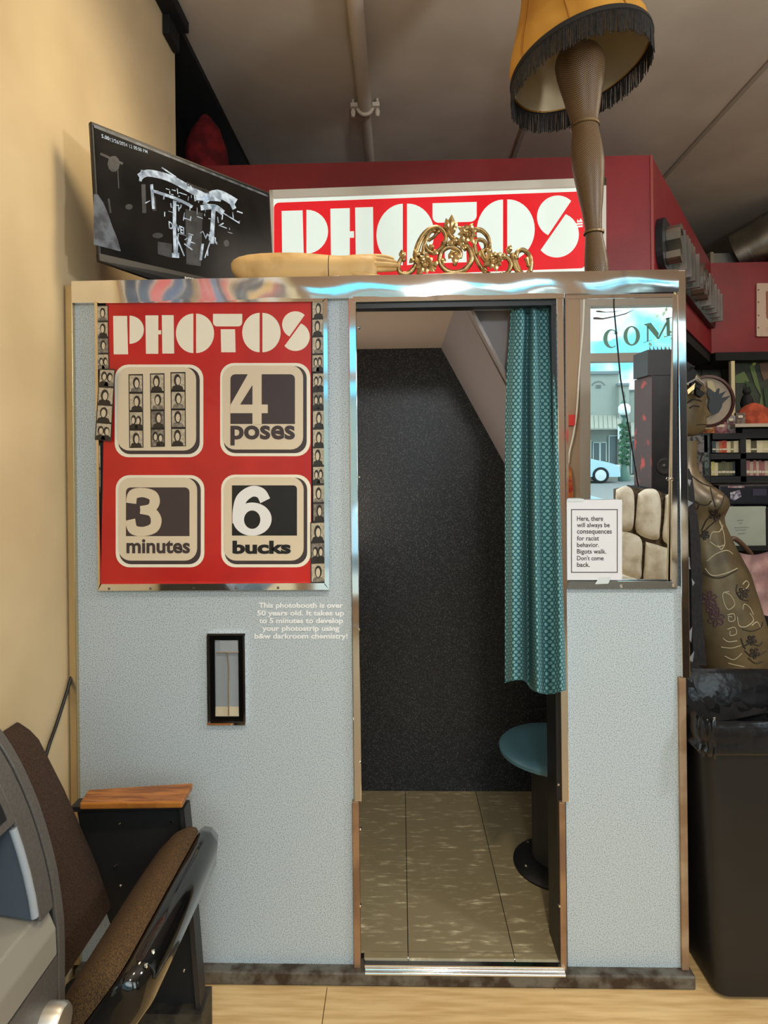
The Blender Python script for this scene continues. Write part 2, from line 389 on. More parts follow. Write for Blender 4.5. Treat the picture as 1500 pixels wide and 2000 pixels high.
# shell
M_cab = mat('cabinet_paint', col(60, 62, 64), 0.6)
MB().box(XL, XL+0.02, 0.02, YB+0.03, 0.02, ZT-0.02).build('side_panel', M_cab, booth)
MB().box(XR-0.02, XR, 0.02, YB+0.03, 0.02, ZT-0.02).build('side_panel', M_cab, booth)
M_blkspeck = mat('charcoal_laminate', col(38, 38, 41), 0.42, c2=col(22, 22, 24), scale=260, detail=3, lo=0.36, hi=0.56, c3=col(92, 92, 92))
XI = RX(703, 1230)-0.25; ZI = W(760, 681, YB).z
pc = W(861, 679, YB); pd = W(985, 905, YB); sl = (pd.z-pc.z)/(pd.x-pc.x); XRI = XR-0.03
MB().box(XI, XRI, YB, YB+0.02, ZFL-0.02, ZI+0.02).build('back_wall', M_blkspeck, booth)
MB().box(XI-0.02, XI, 0.02, YB, ZFL-0.02, ZT-0.03).build('partition', mat('partition_cream', col(196, 178, 156), 0.6), booth)
MB().box(XRI-0.008, XRI, 0.03, YB, ZFL-0.02, ZI).build('inner_wall', M_blkspeck, booth)
M_inner = mat('inner_ceiling', col(196, 178, 162), 0.6)
MB().box(XI, pc.x, 0.02, YB, ZI, ZI+0.01).build('inner_ceiling', M_inner, booth)
zr = max(0.75, pc.z + sl*(XRI-pc.x))
xm_ = pc.x+0.14; zm_ = pc.z+sl*0.14
sp_ = MB().prism([(pc.x, 0.05, pc.z), (xm_, 0.075, zm_), (xm_, 0.075, zm_+0.02), (pc.x, 0.05, pc.z+0.02)], (0, 0.05, 0)).prism([(pc.x, 0.1, pc.z), (XRI, 0.1, zr), (XRI, 0.1, zr+0.03), (pc.x, 0.1, pc.z+0.02)], (0, YB-0.1, 0))
sp_.prism([(pc.x, 0.099, pc.z), (XRI, 0.099, zr), (XRI, 0.099, ZT-0.02), (pc.x, 0.099, ZT-0.02)], (0, 0.004, 0))
sp_.build('sloped_panel', mat('inner_grey', col(150, 142, 142), 0.6), booth)
MB().box(XL, XR, 0.03, YB+0.03, ZT-0.012, ZT-0.004).build('top_panel', M_cab, booth)
MB().box(DXL-0.02, DXR+0.03, 0.021, 0.04, DZT, ZT-0.05).build('header_board', M_inner, booth)
# booth floor: vinyl tiles
M_vinyl = mat('vinyl_tile', col(172, 160, 128), 0.4, c2=col(218, 208, 176), scale=26, detail=5, lo=0.28, hi=0.36, stretch=(0.7, 3.0, 1), c3=col(146, 134, 104))
base = MB().box(XI, XRI, 0.021, YB, 0.0, ZFL-0.006).build('booth_floor', M_gap, booth)
x0t = W(797, 1860, 0.02).x; wt = W(1003, 1860, 0.02).x - x0t
for iy, (ya, yb) in enumerate(((-0.001, 0.022), (0.022, 0.765), (0.765, YB))):
    for ix in range(-2, 3):
        a, b_ = max(DXL if iy == 0 else XI, x0t+ix*wt), min(DXR if iy == 0 else XRI-0.01, x0t+(ix+1)*wt)
        if b_-a > 0.02:
            MB().box(a+0.0012, b_-0.0012, ya+0.0012, yb-0.0012, ZFL-0.006, ZFL).build('floor_tile', M_vinyl, base)
# plinth and threshold
M_plinth = mat('scuffed_metal', col(120, 116, 108), 0.55, 0.5, c2=col(70, 58, 48), scale=22, detail=5, lo=0.36, hi=0.56)
MB().box(XL-0.005, RX(1349, 1900), -0.03, 0.05, 0, ZB).build('plinth', M_plinth, booth, bevel=0.004)
th = MB()
for i in range(5):
    z = ZB-0.001 + i*0.0035; y = -0.027 + i*0.0085
    th.tube([(DXL+0.006, y, z), (DXR-0.002, y, z)], 0.0052, 8)
th.box(DXL+0.004, DXR, -0.02, 0.02, ZB-0.01, ZFL-0.004)
th.build('threshold', M_chrome_flat, booth, smooth=True)
# chrome trims
def trim(name, x0, x1, z0, z1, y0=-0.014, y1=0.012, bevel=0.0018, m=M_chrome_flat):
    return MB().box(x0, x1, y0, y1, z0, z1).build(name, m, booth, bevel=bevel)
trim('edge_trim', RX(137), RX(151), ZB, RZ(560, 145), m=mat('beige_reflect_trim', col(206, 186, 146), 0.25, 0.8))  # chrome edge with the beige wall's reflection put into its colour
trim('edge_trim', RX(1324), RX(1340), RZ(1320, 1330), ZT+0.004)
trim('edge_trim', RX(1326, 1600), RX(1340, 1600), ZB, RZ(1321, 1330), y0=-0.010, m=mat('worn_wood_edge', col(176, 150, 122), 0.5, 0.2, c2=col(150, 120, 92), scale=14))
JZ = RZ(1560, 700)
trim('door_jamb', RX(688, 1200), RX(703, 1200), JZ, RZ(580, 690))
trim('door_jamb', RX(1091, 1200), RX(1105, 1200), JZ, RZ(575, 1098))
M_jw = mat('worn_jamb', col(172, 140, 112), 0.35, 0.6, c2=col(140, 112, 90), scale=10)
trim('door_jamb_foot', RX(690, 1700), RX(703, 1700), ZB, JZ-0.001, m=M_jw)
trim('door_jamb_foot', RX(1091, 1700), RX(1103, 1700), ZB, JZ-0.001, m=M_jw)
MB().box(DXR-0.014, DXR-0.001, -0.004, 0.1, ZFL, DZT).build('jamb_return', M_black, booth)
trim('door_head', RX(690, 590), RX(1100, 590), RZ(590, 900), RZ(578, 900), y0=-0.018)
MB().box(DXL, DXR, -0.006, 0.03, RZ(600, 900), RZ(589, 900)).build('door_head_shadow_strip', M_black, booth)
# convex chrome header
hd = MB(); za, zb = RZ(584, 740), ZT+0.004; N = 14; rr = []
for i in range(N+1):
    t_ = i/N; z = za + (zb-za)*t_; y = -0.018 - 0.0010*math.sin(math.pi*t_) - 0.0034*t_
    rr.append((y, z))
prof = [(0.03, za)] + rr + [(0.03, zb)]
rings = []
for i in range(49):
    x = RX(152) + (RX(1324)-RX(152))*i/48
    rings.append([Vector((x, y + 0.0006*math.sin(i*0.9+z*40)*(1 if y < 0 else 0), z)) for y, z in prof])
hd.rings(rings); hd.build('header_trim', M_chrome, booth, smooth=True)
# screws on the chrome
sc_ = [(701, 640), (702, 932), (702, 1230), (703, 1490), (704, 1620), (704, 1770), (1089, 615), (1090, 924), (1091, 1533), (1093, 1770), (733, 586), (890, 583)]
for (x, y) in sc_:
    p = W(x, y, -0.016); MB().lathe(p, [(0.0035, 0.006), (0.0035, 0.0), (0.002, -0.002)], 8, (0, 1, 0)).build('screw', M_chrome_flat, booth)
# lamp panel beside the booth camera, hidden left of the doorway
lx_ = XI+0.004
MB().box(lx_-0.004, lx_+0.012, 0.15, 0.75, 1.0, 1.75).build('lamp_panel', mat('booth_lamp_glass', (1, 0.9, 0.78, 1), 0.5, emit=0.6), booth)
area('booth_lamp', (lx_+0.02, 0.45, 1.38), (lx_+1, 0.45, 1.75), 0.55, 0.7, 2.2, (1.0, 0.86, 0.70))
# curtain rod
MB().tube([(DXL, 0.045, RZ(603, 760, 0.045)), (DXR, 0.045, RZ(600, 1090, 0.045))], 0.007, 10).build('curtain_rod', M_chrome_flat, booth, smooth=True)
# white vinyl lettering
M_vinylw = mat('vinyl_letter_white', col(250, 252, 255), 0.4)
lt = MB()
for (s, x0, x1, yb_, d) in (('This photobooth is over', 505, 670, 1188, 1), ('50 years old. It takes up', 502, 672, 1203, 1), ('to 5 minutes to develop', 506, 670, 1218, 1), ('your photostrip using', 512, 663, 1233, 1), ('b&w darkroom chemistry!', 497, 679, 1248, 1)):
    text_px(lt, s, x0, yb_-11, x1, yb_+2.5, -0.0015, bold=0.03)
lt.build('lettering', M_vinylw, booth)

# photo delivery slot
ch = thing('photo_delivery_slot', W(445, 1412, 0), 'narrow chrome-rimmed photo delivery slot in the left front panel', 'photo slot')
def rectpx(mb, x0, y0, x1, y1, ya, yb, mi=0):
    xm, ym = (x0+x1)/2, (y0+y1)/2
    return mb.box(RX(x0, ym), RX(x1, ym), ya, yb, RZ(y1, xm), RZ(y0, xm), mi)
fr = MB(); rectpx(fr, 407, 1235, 481, 1239, -0.012, 0); rectpx(fr, 407, 1409, 481, 1413, -0.012, 0); rectpx(fr, 407, 1239, 410, 1409, -0.012, 0); rectpx(fr, 477, 1239, 481, 1409, -0.012, 0)
fr.build('rim', M_chrome_flat, ch)
pl = MB(); rectpx(pl, 410, 1239, 477, 1249, -0.006, 0); rectpx(pl, 410, 1399, 477, 1409, -0.006, 0); rectpx(pl, 410, 1249, 421, 1399, -0.006, 0); rectpx(pl, 467, 1249, 477, 1399, -0.006, 0)
pl.build('face_plate', mat('gloss_black', col(14, 13, 13), 0.12), ch)
M_steel = mat('brushed_steel', (0.40, 0.45, 0.50, 1), 0.35, 0.35)
bk = MB(); rectpx(bk, 421, 1249, 467, 1380, -0.0015, -0.0005); bk.build('back_plate', M_steel, ch)
bk = MB(); a = W(421, 1380, -0.0015); b2 = W(467, 1399, -0.005)
bk.prism([(a.x, -0.0015, a.z), (a.x, -0.005, b2.z), (a.x, -0.0006, b2.z)], (b2.x-a.x, 0, 0)); bk.build('catch_tray', mat('tray_brass', (0.78, 0.68, 0.48, 1), 0.35, 0.4), ch)
wr = MB(); wr.tube([W(423, 1274, -0.008), W(466, 1274, -0.008)], 0.0022, 8); wr.tube([W(444, 1274, -0.008), W(447, 1300, -0.008), W(447, 1397, -0.008)], 0.0026, 8)
wr.build('wire_guard', M_chrome_flat, ch, smooth=True)
gl = MB(); rectpx(gl, 430, 1250, 467, 1271, -0.004, -0.002); gl.build('top_flap', mat('flap_steel', (0.5, 0.56, 0.60, 1), 0.25, 0.4), ch)

# ------------------------------------------------------------------ poster with its chrome frame
YP = -0.010
po = thing('price_poster', W(405, 1150, YP), 'red PHOTOS poster with four rounded cream panels in a chrome frame', 'poster')
def quad(mb, pts, ya, yb): return mb.prism([W(x, y, ya) for x, y in pts], (0, yb-ya, 0))
MB().px([(188, 588), (640, 586), (641, 1150), (194, 1152)], -0.007, 0.006).build('backing_board', M_black_matte, po)
f_ = [((184, 583), (639, 580), (628, 589), (192, 592)), ((639, 580), (643, 1152), (634, 1142), (631, 589)), ((643, 1152), (191, 1154), (198, 1141), (634, 1139)), ((191, 1154), (184, 583), (190, 592), (195, 1141))]
for i, q in enumerate(f_):
    MB().px(q, -0.018, 0.011).build('frame_bar', M_chrome if i in (0, 1) else (mat('warm_frame', (0.80, 0.72, 0.58, 1), 0.16, 1.0) if i == 3 else M_chrome_flat), po)  # left bar has a warmer metal tint than the others
for x in (213, 294, 378, 461, 543): 
    p = W(x, 1150-(x-213)*0.006, -0.018); MB().lathe(p, [(0.004, 0.002), (0.004, 0), (0.002, -0.002)], 8, (0, 1, 0)).build('screw', M_plinth, po)
MB().px([(207, 590), (608, 587), (608, 1139), (197, 1141)], YP, 0.002).build('red_sheet', M_red, po)
def photos_letters(f):
    """outlines of the stencil word, poster pixels mapped by f"""
    L = {}
    L['letter_p'] = [[(221, 617), (248, 617), (250, 692), (222, 692)], [(253, 617)] + ell(253, 644, 28, 27.5, -90, 90, 16)]
    L['letter_h'] = [[(284, 616), (309, 616), (309, 645), (314.5, 645), (314.5, 653), (309, 653), (309, 691), (285, 691)], [(316, 615.5), (339, 615.5), (340, 690.5), (317, 690.5)]]
    L['letter_o'] = [ell(377.5, 651, 34, 38.5, 90, 270, 20), ell(383, 651, 35, 38.5, -90, 90, 20)]
    L['letter_t'] = [rrect(416, 613, 473, 637.5, 8, 5, (0, 0, 1, 1)), [(431, 643), (459, 643), (460, 688), (432, 688)]]
    L['letter_o.2'] = [ell(507, 649.5, 34, 38.5, 90, 270, 20), ell(512.5, 649.5, 35.5, 38.5, -90, 90, 20)]
    L['letter_s'] = [clip(ell(577, 634, 26, 26, n=40), 564, 659, 598, 611), clip(ell(577, 657.5, 28, 28, n=40), 598, 618, 551, 682)]
    return {k_: [[f(*p) for p in poly] for poly in v] for k_, v in L.items()}
for nm, polys in photos_letters(lambda x, y: (x, y)).items():
    b = MB()
    for q in polys: b.px(q, YP-0.0008, 0.0008)
    b.build(nm.split('.')[0], M_cream, po)
def ribbon(pts, ws):
    P = crv([Vector(p) for p in pts], 6); L_, R_ = [], []
    for i, p in enumerate(P):
        t_ = (P[min(i+1, len(P)-1)]-P[max(i-1, 0)]).normalized(); q_ = Vector((-t_.y, t_.x)); u = i/(len(P)-1)*(len(ws)-1); k_ = min(int(u), len(ws)-2)
        w_ = (ws[k_]+(ws[k_+1]-ws[k_])*(u-k_))/2; L_.append(tuple(p+q_*w_)); R_.append(tuple(p-q_*w_))
    return L_ + R_[::-1]
def numeral(n_):
    if n_ == 3: return [ribbon([(256, 983), (260, 966), (279, 962), (298, 968), (302, 981), (294, 993), (274, 996)], [20, 20, 18, 20, 20, 18, 15]), ribbon([(274, 996), (296, 1000), (305, 1015), (300, 1031), (280, 1038), (260, 1034), (254, 1015)], [15, 18, 21, 20, 18, 19, 20])]
    ring = ell(492.5, 1014, 38, 32.5, 0, 360, 36); inn = ell(492.5, 1015, 16, 18, 0, 360, 36)
    return [[ring[i], ring[(i+1) % 36], inn[(i+1) % 36], inn[i]] for i in range(36)] + [ribbon([(464.5, 1022), (465, 998), (472, 974), (491, 960), (509, 963), (518, 978)], [21, 21, 22, 21, 21, 21])]
panels = [(224, 712, 397, 893), (430, 709, 606, 891), (226, 928, 399, 1108), (432, 927, 607, 1108)]
for i, (x0, y0, x1, y1) in enumerate(panels):
    b = MB()
    b.px(rrect(x0, y0, x1, y1, 27), YP-0.0006, 0.0006, 0)
    b.px(rrect(x0+7, y0+6, x1-7, y1-6, 23), YP-0.0011, 0.0005, 1)
    b.px(rrect(x0+5, y0+5, x1-14, y1-13, 24), YP-0.0016, 0.0005, 2)
    pn = b.build('price_panel', [M_cream, M_dkprint, M_tan], po)
    Yq = YP-0.0021
    if i == 1:
        a = MB(); a.px(rrect(450, 731, 576, 828, 9, 4, (1, 1, 0, 0)), Yq, 0.0004); a.build('dark_square', M_dkprint, pn)
        a = MB()
        for q in ([(484, 731), (511, 731), (511, 790), (523, 790), (523, 807), (511, 807), (511, 829), (493, 829), (493, 807), (450, 807), (450, 791)], ): a.px(q, Yq-0.0006, 0.0005)
        a.px([(493, 752), (493, 790), (469, 790)], Yq-0.0012, 0.0005, 1)
        a.build('numeral_four', [M_tan, M_dkprint], pn)
        a = MB(); text_px(a, 'poses', 450, 831, 576, 870, Yq-0.0002, bold=0.03); a.build('word', M_dkprint, pn)
    elif i == 2:
        a = MB(); a.px(rrect(246, 952, 370, 1047, 9, 4, (1, 1, 0, 0)), Yq, 0.0004); a.build('dark_square', M_dkprint, pn)
        a = MB(); [a.px(q_, Yq-0.0006-0.0001*i_, 0.0005) for i_, q_ in enumerate(numeral(3))]; a.build('numeral_three', M_tan, pn)
        a = MB(); text_px(a, 'minutes', 247, 1053, 371, 1081, Yq-0.0002, bold=0.03); a.build('word', M_dkprint, pn)
    elif i == 3:
        a = MB(); a.px(rrect(453, 948, 580, 1046, 7, 4, (0, 1, 0, 0)), Yq, 0.0004); a.build('black_square', M_blkprint, pn)
        a = MB(); [a.px(q_, Yq-0.0006-(0.0002 if i_ == 36 else 0), 0.0005) for i_, q_ in enumerate(numeral(6))]; a.build('numeral_six', M_whprint, pn)
        a = MB(); text_px(a, 'bucks', 454, 1056, 568, 1082, Yq-0.0002, bold=0.045); a.build('word', M_blkprint, pn)
    panels[i] = pn
PMATS = [M_photo_bg, M_photo_dk, M_photo_face, M_grprint]
def photo(mb, P, w, h, seed, Y):
    """one small portrait print; P maps (u,v) in the unit square to a pixel"""
    r = random.Random(seed); f = lambda pts: [P(u, v) for u, v in pts]
    mb.px(f([(0, 0), (1, 0), (1, 1), (0, 1)]), Y, 0.0003, 0 if r.random() < 0.8 else 3)
    two = r.random() < 0.45
    for (cx, sc) in (((0.3, 0.78), (0.7, 0.78)) if two else ((r.uniform(0.42, 0.58), 1.0),)):
        cy = r.uniform(0.42, 0.52)
        mb.px(f([(max(0, cx-0.46*sc), 1), (max(0, cx-0.38*sc), 0.80), (cx-0.12, 0.70), (cx+0.12, 0.70), (min(1, cx+0.38*sc), 0.80), (min(1, cx+0.46*sc), 1)]), Y-0.0003, 0.0003, 1 if r.random() < 0.7 else 3)
        mb.px(f(ell(cx, cy-0.03, 0.27*sc, r.uniform(0.33, 0.40)*sc, n=14)), Y-0.0006, 0.0003, 1)
        mb.px(f(ell(cx+r.uniform(-0.05, 0.05), cy+0.02, 0.165*sc, 0.25*sc, n=12)), Y-0.0009, 0.0003, 2)
def strip(parent, corners, n, seed, Y, rim=0.06, name='photo'):
    (ax, ay), (bx, by), (cx, cy), (dx, dy) = corners     # TL TR BR BL
    def P(u, v): return (ax*(1-u)*(1-v)+bx*u*(1-v)+cx*u*v+dx*(1-u)*v, ay*(1-u)*(1-v)+by*u*(1-v)+cy*u*v+dy*(1-u)*v)
    for i in range(n):
        v0, v1 = (i+0.06)/n, (i+0.95)/n
        b = MB(); photo(b, lambda u, v, v0=v0, v1=v1: P(rim+u*(1-2*rim), v0+(v1-v0)*v), 1, 1, seed+i*7, Y-0.0007)
        b.build(name, PMATS, parent)
for j, (x0, y0, x1, y1) in enumerate(((251, 731, 279, 875), (293, 729.5, 321, 873), (333, 727, 362, 872))):
    b = MB(); b.px([(x0, y0), (x1, y0-0.5), (x1+1, y1-0.5), (x0+1.5, y1)], YP-0.0022, 0.0004)
    s_ = b.build('printed_strip', M_blkprint, panels[0])
    strip(s_, ((x0, y0), (x1, y0), (x1+1, y1), (x0+1.5, y1)), 4, 100+j*31, YP-0.0022)
GS = 'photo strips tucked into the poster frame'
for (cs, n, seed, lb, dy) in (
    (((609, 588), (632, 587), (632, 726), (609, 727)), 4, 11, 'black and white photo strip at the top right of the red poster', 0),
    (((610, 728), (633, 727), (634, 873), (610, 874)), 4, 47, 'photo strip right of the poster beside the four poses panel', 0),
    (((610, 874), (634, 873), (635, 1018), (611, 1019)), 4, 83, 'photo strip right of the poster with single portraits above the lowest strip', 0),
    (((606, 1020), (635, 1018), (636, 1138), (607, 1139)), 3, 121, 'lowest photo strip at the right of the poster beside the bucks panel', -0.001),
    (((189, 597), (211, 596), (213, 722), (190, 722)), 4, 163, 'photo strip in the upper left corner of the poster frame', 0),
    (((194, 720), (225, 721), (217, 862), (185, 859)), 4, 201, 'crooked photo strip hanging over the left edge of the poster', -0.010),
    (((188, 868), (196, 868), (197, 962), (189, 962)), 2, 241, 'dark sliver of a photo strip behind the left frame of the poster', 0)):
    Ys = YP-0.002+dy; pb = W(cs[2][0], cs[2][1], Ys)
    t = thing('photo_strip', pb, lb, 'photo strip', GS)
    MB().px(cs, Ys, 0.0005).build('strip_paper', M_photo_dk, t)
    strip(t, cs, n, seed, Ys)

# ------------------------------------------------------------------ mirror, its frame, the notice
mi_ = thing('wall_mirror', W(1212, 1148, 0), 'tall chrome-framed mirror on the booth right of the curtain', 'mirror')
M_mirror = mat('silvered_glass', (0.90, 0.93, 0.92, 1), 0.0, 1.0)
x0m, x1m = RX(1107, 860), RX(1317, 860); z0m, z1m = RZ(1146, 1212), RZ(576, 1212)
def my(z): return MP.y - math.tan(TILT)*(z-MP.z)
MB().prism([(x0m, my(z0m), z0m), (x1m, my(z0m), z0m), (x1m, my(z1m), z1m), (x0m, my(z1m), z1m)], (0, 0.004, 0)).build('glass', M_mirror, mi_)
q = [((1104, 572), (1323, 566), (1315, 580), (1111, 584)), ((1323, 566), (1323, 1150), (1312, 1136), (1315, 580)), ((1323, 1150), (1106, 1150), (1110, 1135), (1312, 1136)), ((1106, 1150), (1104, 572), (1110, 584), (1111, 1135))]
for i, c4 in enumerate(q):
    MB().px(c4, -0.010, 0.010).build('frame_bar', M_chrome if i < 2 else (mat('dull_frame', (0.45, 0.43, 0.40, 1), 0.25, 1.0) if i == 2 else M_chrome_flat), mi_)
for (x, y) in ((1214, 1145), (1316, 1143), (1312, 936), (1320, 572)):
    p = W(x, y, -0.011); MB().lathe(p, [(0.005, 0.002), (0.005, 0), (0.002, -0.003)], 8, (0, 1, 0)).build('screw', M_chrome_flat, mi_)
YN = -0.0115
pn = thing('paper_notice', W(1160, 1133, YN), 'white paper notice with black border taped to the mirror corner', 'notice')
MB().px([(1107, 977), (1215, 976), (1215, 1133), (1108, 1133)], YN, 0.0006).build('paper', mat('paper_white', col(226, 228, 234), 0.8), pn)
b = MB(); Y2 = YN-0.0006
for q4 in ([(1116, 994.5), (1206, 994.5), (1206, 996), (1116, 996)], [(1116, 1117), (1206, 1117), (1206, 1118.5), (1116, 1118.5)], [(1115.5, 994.5), (1117, 994.5), (1117, 1118.5), (1115.5, 1118.5)], [(1205, 994.5), (1206.5, 994.5), (1206.5, 1118.5), (1205, 1118.5)]): b.px(q4, Y2, 0.0004)
b.build('printed_border', M_dkprint, pn)
b = MB()
for i, (s, x1, top, bot) in enumerate((('Here, there', 1178, 9, 2), ('will always be', 1191, 9, 2.5), ('consequences', 1195, 7, 2.5), ('for racist', 1170, 9, 0), ('behavior.', 1170, 9, 0), ('Bigots walk.', 1184, 9, 2.5), ("Don't come", 1179, 9, 0), ('back.', 1152, 9, 0))):
    yb_ = 1017 + i*12.9
    text_px(b, s, 1127, yb_-top, x1, yb_+bot, Y2, bold=0.012)
b.build('printed_text', M_dkprint, pn)
for q4 in ([(1170, 1128), (1194, 1127), (1188, 1140), (1162, 1141)], [(1108, 974), (1140, 974), (1140, 980), (1108, 980)]): MB().px(q4, YN-0.001, 0.0005).build('clear_tape', mat('tape', col(214, 222, 226), 0.25), pn)

# ------------------------------------------------------------------ curtain
cu = thing('curtain', W(1048, 1350, -0.02), 'teal curtain with pale oval dots drawn to the right of the doorway', 'curtain')
rows = [(592, 998, 1086), (640, 996, 1090), (720, 990, 1094), (820, 987, 1099), (920, 986, 1102), (1020, 986, 1104), (1120, 986, 1106), (1220, 986, 1109), (1300, 986, 1111), (1346, 986, 1112)]
b = MB(); NU, NV = 90, 60; uvs = []
def lerp_rows(y):
    for (a, b_) in zip(rows[:-1], rows[1:]):
        if y <= b_[0]:
            t_ = (y-a[0])/(b_[0]-a[0]); return a[1]+(b_[1]-a[1])*t_, a[2]+(b_[2]-a[2])*t_
    return rows[-1][1], rows[-1][2]
for iv in range(NV+1):
    v = iv/NV
    for iu in range(NU+1):
        u = iu/NU
        yb_ = 592 + v*(1334 - 592) + (v**3)*(16*(1/(1+math.exp(-(u-0.36)*40))) - 6*math.sin(u*7))
        xl, xr = lerp_rows(yb_)
        px_ = xl + (xr-xl)*u
        amp = 0.012 + 0.026*v
        Yc = 0.035 - 0.062*v**0.8 + amp*math.sin(u*2*math.pi*3.0 + 0.9 + 0.5*v) + 0.4*amp*math.sin(u*2*math.pi*5 + 2.2 - v)
        fold = math.exp(-((u-0.36)/0.05)**2)*(0.03*v+0.012)
        Yc = min(Yc + fold, 0.06) if v < 0.08 else Yc + fold
        b.v.append(W(px_, yb_, Yc)); uvs.append((u, v*1.06))
for iv in range(NV):
    for iu in range(NU):
        a = iv*(NU+1)+iu; b.f.append([a, a+1, a+NU+2, a+NU+1]); b.m.append(0)
r0_ = 36*(NU+1); cum = [0.0]
for iu in range(NU): cum.append(cum[-1]+(b.v[r0_+iu+1]-b.v[r0_+iu]).length)
b.uv = [(cum[i_ % (NU+1)], q_[1]) for i_, q_ in enumerate(uvs)]
M_cur = bpy.data.materials.new('teal_dotted_fabric'); M_cur.use_nodes = True
n = M_cur.node_tree; bs = n.nodes['Principled BSDF']; bs.inputs['Roughness'].default_value = 0.85
uvn = n.nodes.new('ShaderNodeUVMap'); sx = n.nodes.new('ShaderNodeSeparateXYZ'); n.links.new(uvn.outputs[0], sx.inputs[0])
def math_(op, a, b_=None):
    m_ = n.nodes.new('ShaderNodeMath'); m_.operation = op
    for i_, q_ in enumerate((a, b_)):
        if q_ is None: continue
        if isinstance(q_, (int, float)): m_.inputs[i_].default_value = q_
        else: n.links.new(q_, m_.inputs[i_])
    return m_.outputs[0]
vr = math_('MULTIPLY', sx.outputs['Y'], 1/0.0092); vf = math_('FLOOR', vr)
half = math_('MULTIPLY', math_('MODULO', vf, 2.0), 0.5)
ur = math_('ADD', math_('MULTIPLY', sx.outputs['X'], 1/0.0200), half)
du = math_('SUBTRACT', math_('FRACT', ur), 0.5); dv = math_('MULTIPLY', math_('SUBTRACT', math_('FRACT', vr), 0.5), 0.66)
dd = math_('SQRT', math_('ADD', math_('MULTIPLY', du, du), math_('MULTIPLY', dv, dv)))
rmp = n.nodes.new('ShaderNodeValToRGB'); n.links.new(dd, rmp.inputs['Fac'])
ee = rmp.color_ramp.elements; ee[0].position = 0.27; ee[0].color = col(126, 172, 176); ee[1].position = 0.34; ee[1].color = col(38, 98, 108)
n.links.new(rmp.outputs['Color'], bs.inputs['Base Color'])
b.build('fabric', M_cur, cu, smooth=80)
for x in (1004, 1046, 1070):
    p = W(x, 602, 0.045); MB().tube([p + Vector((0.012*math.cos(a_)*0, 0.013*math.cos(a_), 0.013*math.sin(a_)+0.0)) for a_ in [2*math.pi*i/12 for i in range(13)]], 0.0022, 6).build('curtain_ring', M_black, cu)

# ------------------------------------------------------------------ stool
sc0 = W(1083, 1455, 0.40); st = Vector((sc0.x, 0.40, ZFL)); zs = sc0.z+0.004
stool = thing('stool', st, 'round blue-grey stool on a black pedestal inside the booth', 'stool')
MB().lathe((st.x, st.y, zs-0.03), [(0.05, -0.006), (0.165, -0.004), (0.184, 0.006), (0.186, 0.018), (0.176, 0.028), (0.14, 0.026), (0.08, 0.021), (0.0005, 0.019)], 48).build('seat', mat('stool_blue', col(82, 124, 138), 0.42), stool, smooth=True)
MB().lathe((st.x, st.y, ZFL+0.02), [(0.078, 0), (0.078, zs-ZFL-0.052)], 28).build('pedestal', mat('pedestal_black', col(44, 43, 42), 0.55), stool, smooth=True)
MB().lathe((st.x, st.y, ZFL), [(0.142, 0), (0.142, 0.006), (0.13, 0.014), (0.085, 0.03)], 36).build('base_plate', M_black, stool, smooth=True)
for a_ in (200, 255, 320, 60, 130):
    MB().lathe((st.x+0.115*math.cos(math.radians(a_)), st.y+0.115*math.sin(math.radians(a_)), ZFL+0.016), [(0.007, 0), (0.007, 0.005), (0.003, 0.008)], 8).build('bolt', M_chrome_flat, stool)

# ================================================================== ON TOP OF THE BOOTH
ZTOP = ZT-0.004
# ---- lit PHOTOS sign on the bulkhead
YS = SY-0.075
sg = thing('light_box_sign', W(855, 545, YS), 'lit red and white PHOTOS light box on the maroon bulkhead', 'sign')
def SPX(b, pts, Y, d, mi=0): return b.px(pts, Y, d, mi)
oc = [(526, 371), (1184, 346), (1184, 550), (526, 556)]
MB().px(oc, YS+0.012, 0.058).build('box', mat('sign_box', col(224, 222, 206), 0.5), sg)
M_lit = mat('lit_acrylic_white', (0.66, 0.76, 0.70, 1), 0.25, emit=0.62)
M_litred = mat('lit_acrylic_red', (0.62, 0.010, 0.018, 1), 0.25, emit=0.62)
fm = MB()
for (a, b_, c_, d_) in (((526, 371), (1184, 346), (1184, 362), (526, 386)), ((1172, 347), (1184, 346), (1184, 550), (1172, 550)), ((526, 371), (533, 371), (533, 556), (526, 556)), ((526, 545), (1184, 538), (1184, 550), (526, 556))):
    fm.px((a, b_, c_, d_), YS-0.012, 0.024)
fm.build('frame', M_white_trim, sg)
MB().px([(531, 380), (1176, 356), (1176, 545), (531, 550)], YS+0.004, 0.008).build('lit_face', M_lit, sg)
def slope(pts): return [(x, y-(x-535)*0.037) for x, y in pts]
MB().px(slope(rrect(535, 396, 1144, 546, 10)), YS+0.0025, 0.0015).build('red_field', M_litred, sg)
def smap(x, y):
    X = 550+(x-221)*1.512; return (X, 398+(y-608)*1.56-(X-550)*0.030)
for nm, polys in photos_letters(smap).items():
    b = MB()
    for q in polys: b.px(q, YS+0.0008, 0.0016)
    b.build(nm.split('.')[0], M_lit, sg)

b = MB()
for q in ([(1126, 436), (1138, 435), (1138, 438), (1126, 439)], [(1128, 441), (1138, 440), (1138, 443), (1128, 444)], [(1127, 434), (1128, 428), (1131, 432), (1134, 426), (1137, 431), (1138, 433)]): b.px(q, YS+0.0008, 0.0016)
b.build('crown_mark', M_lit, sg)
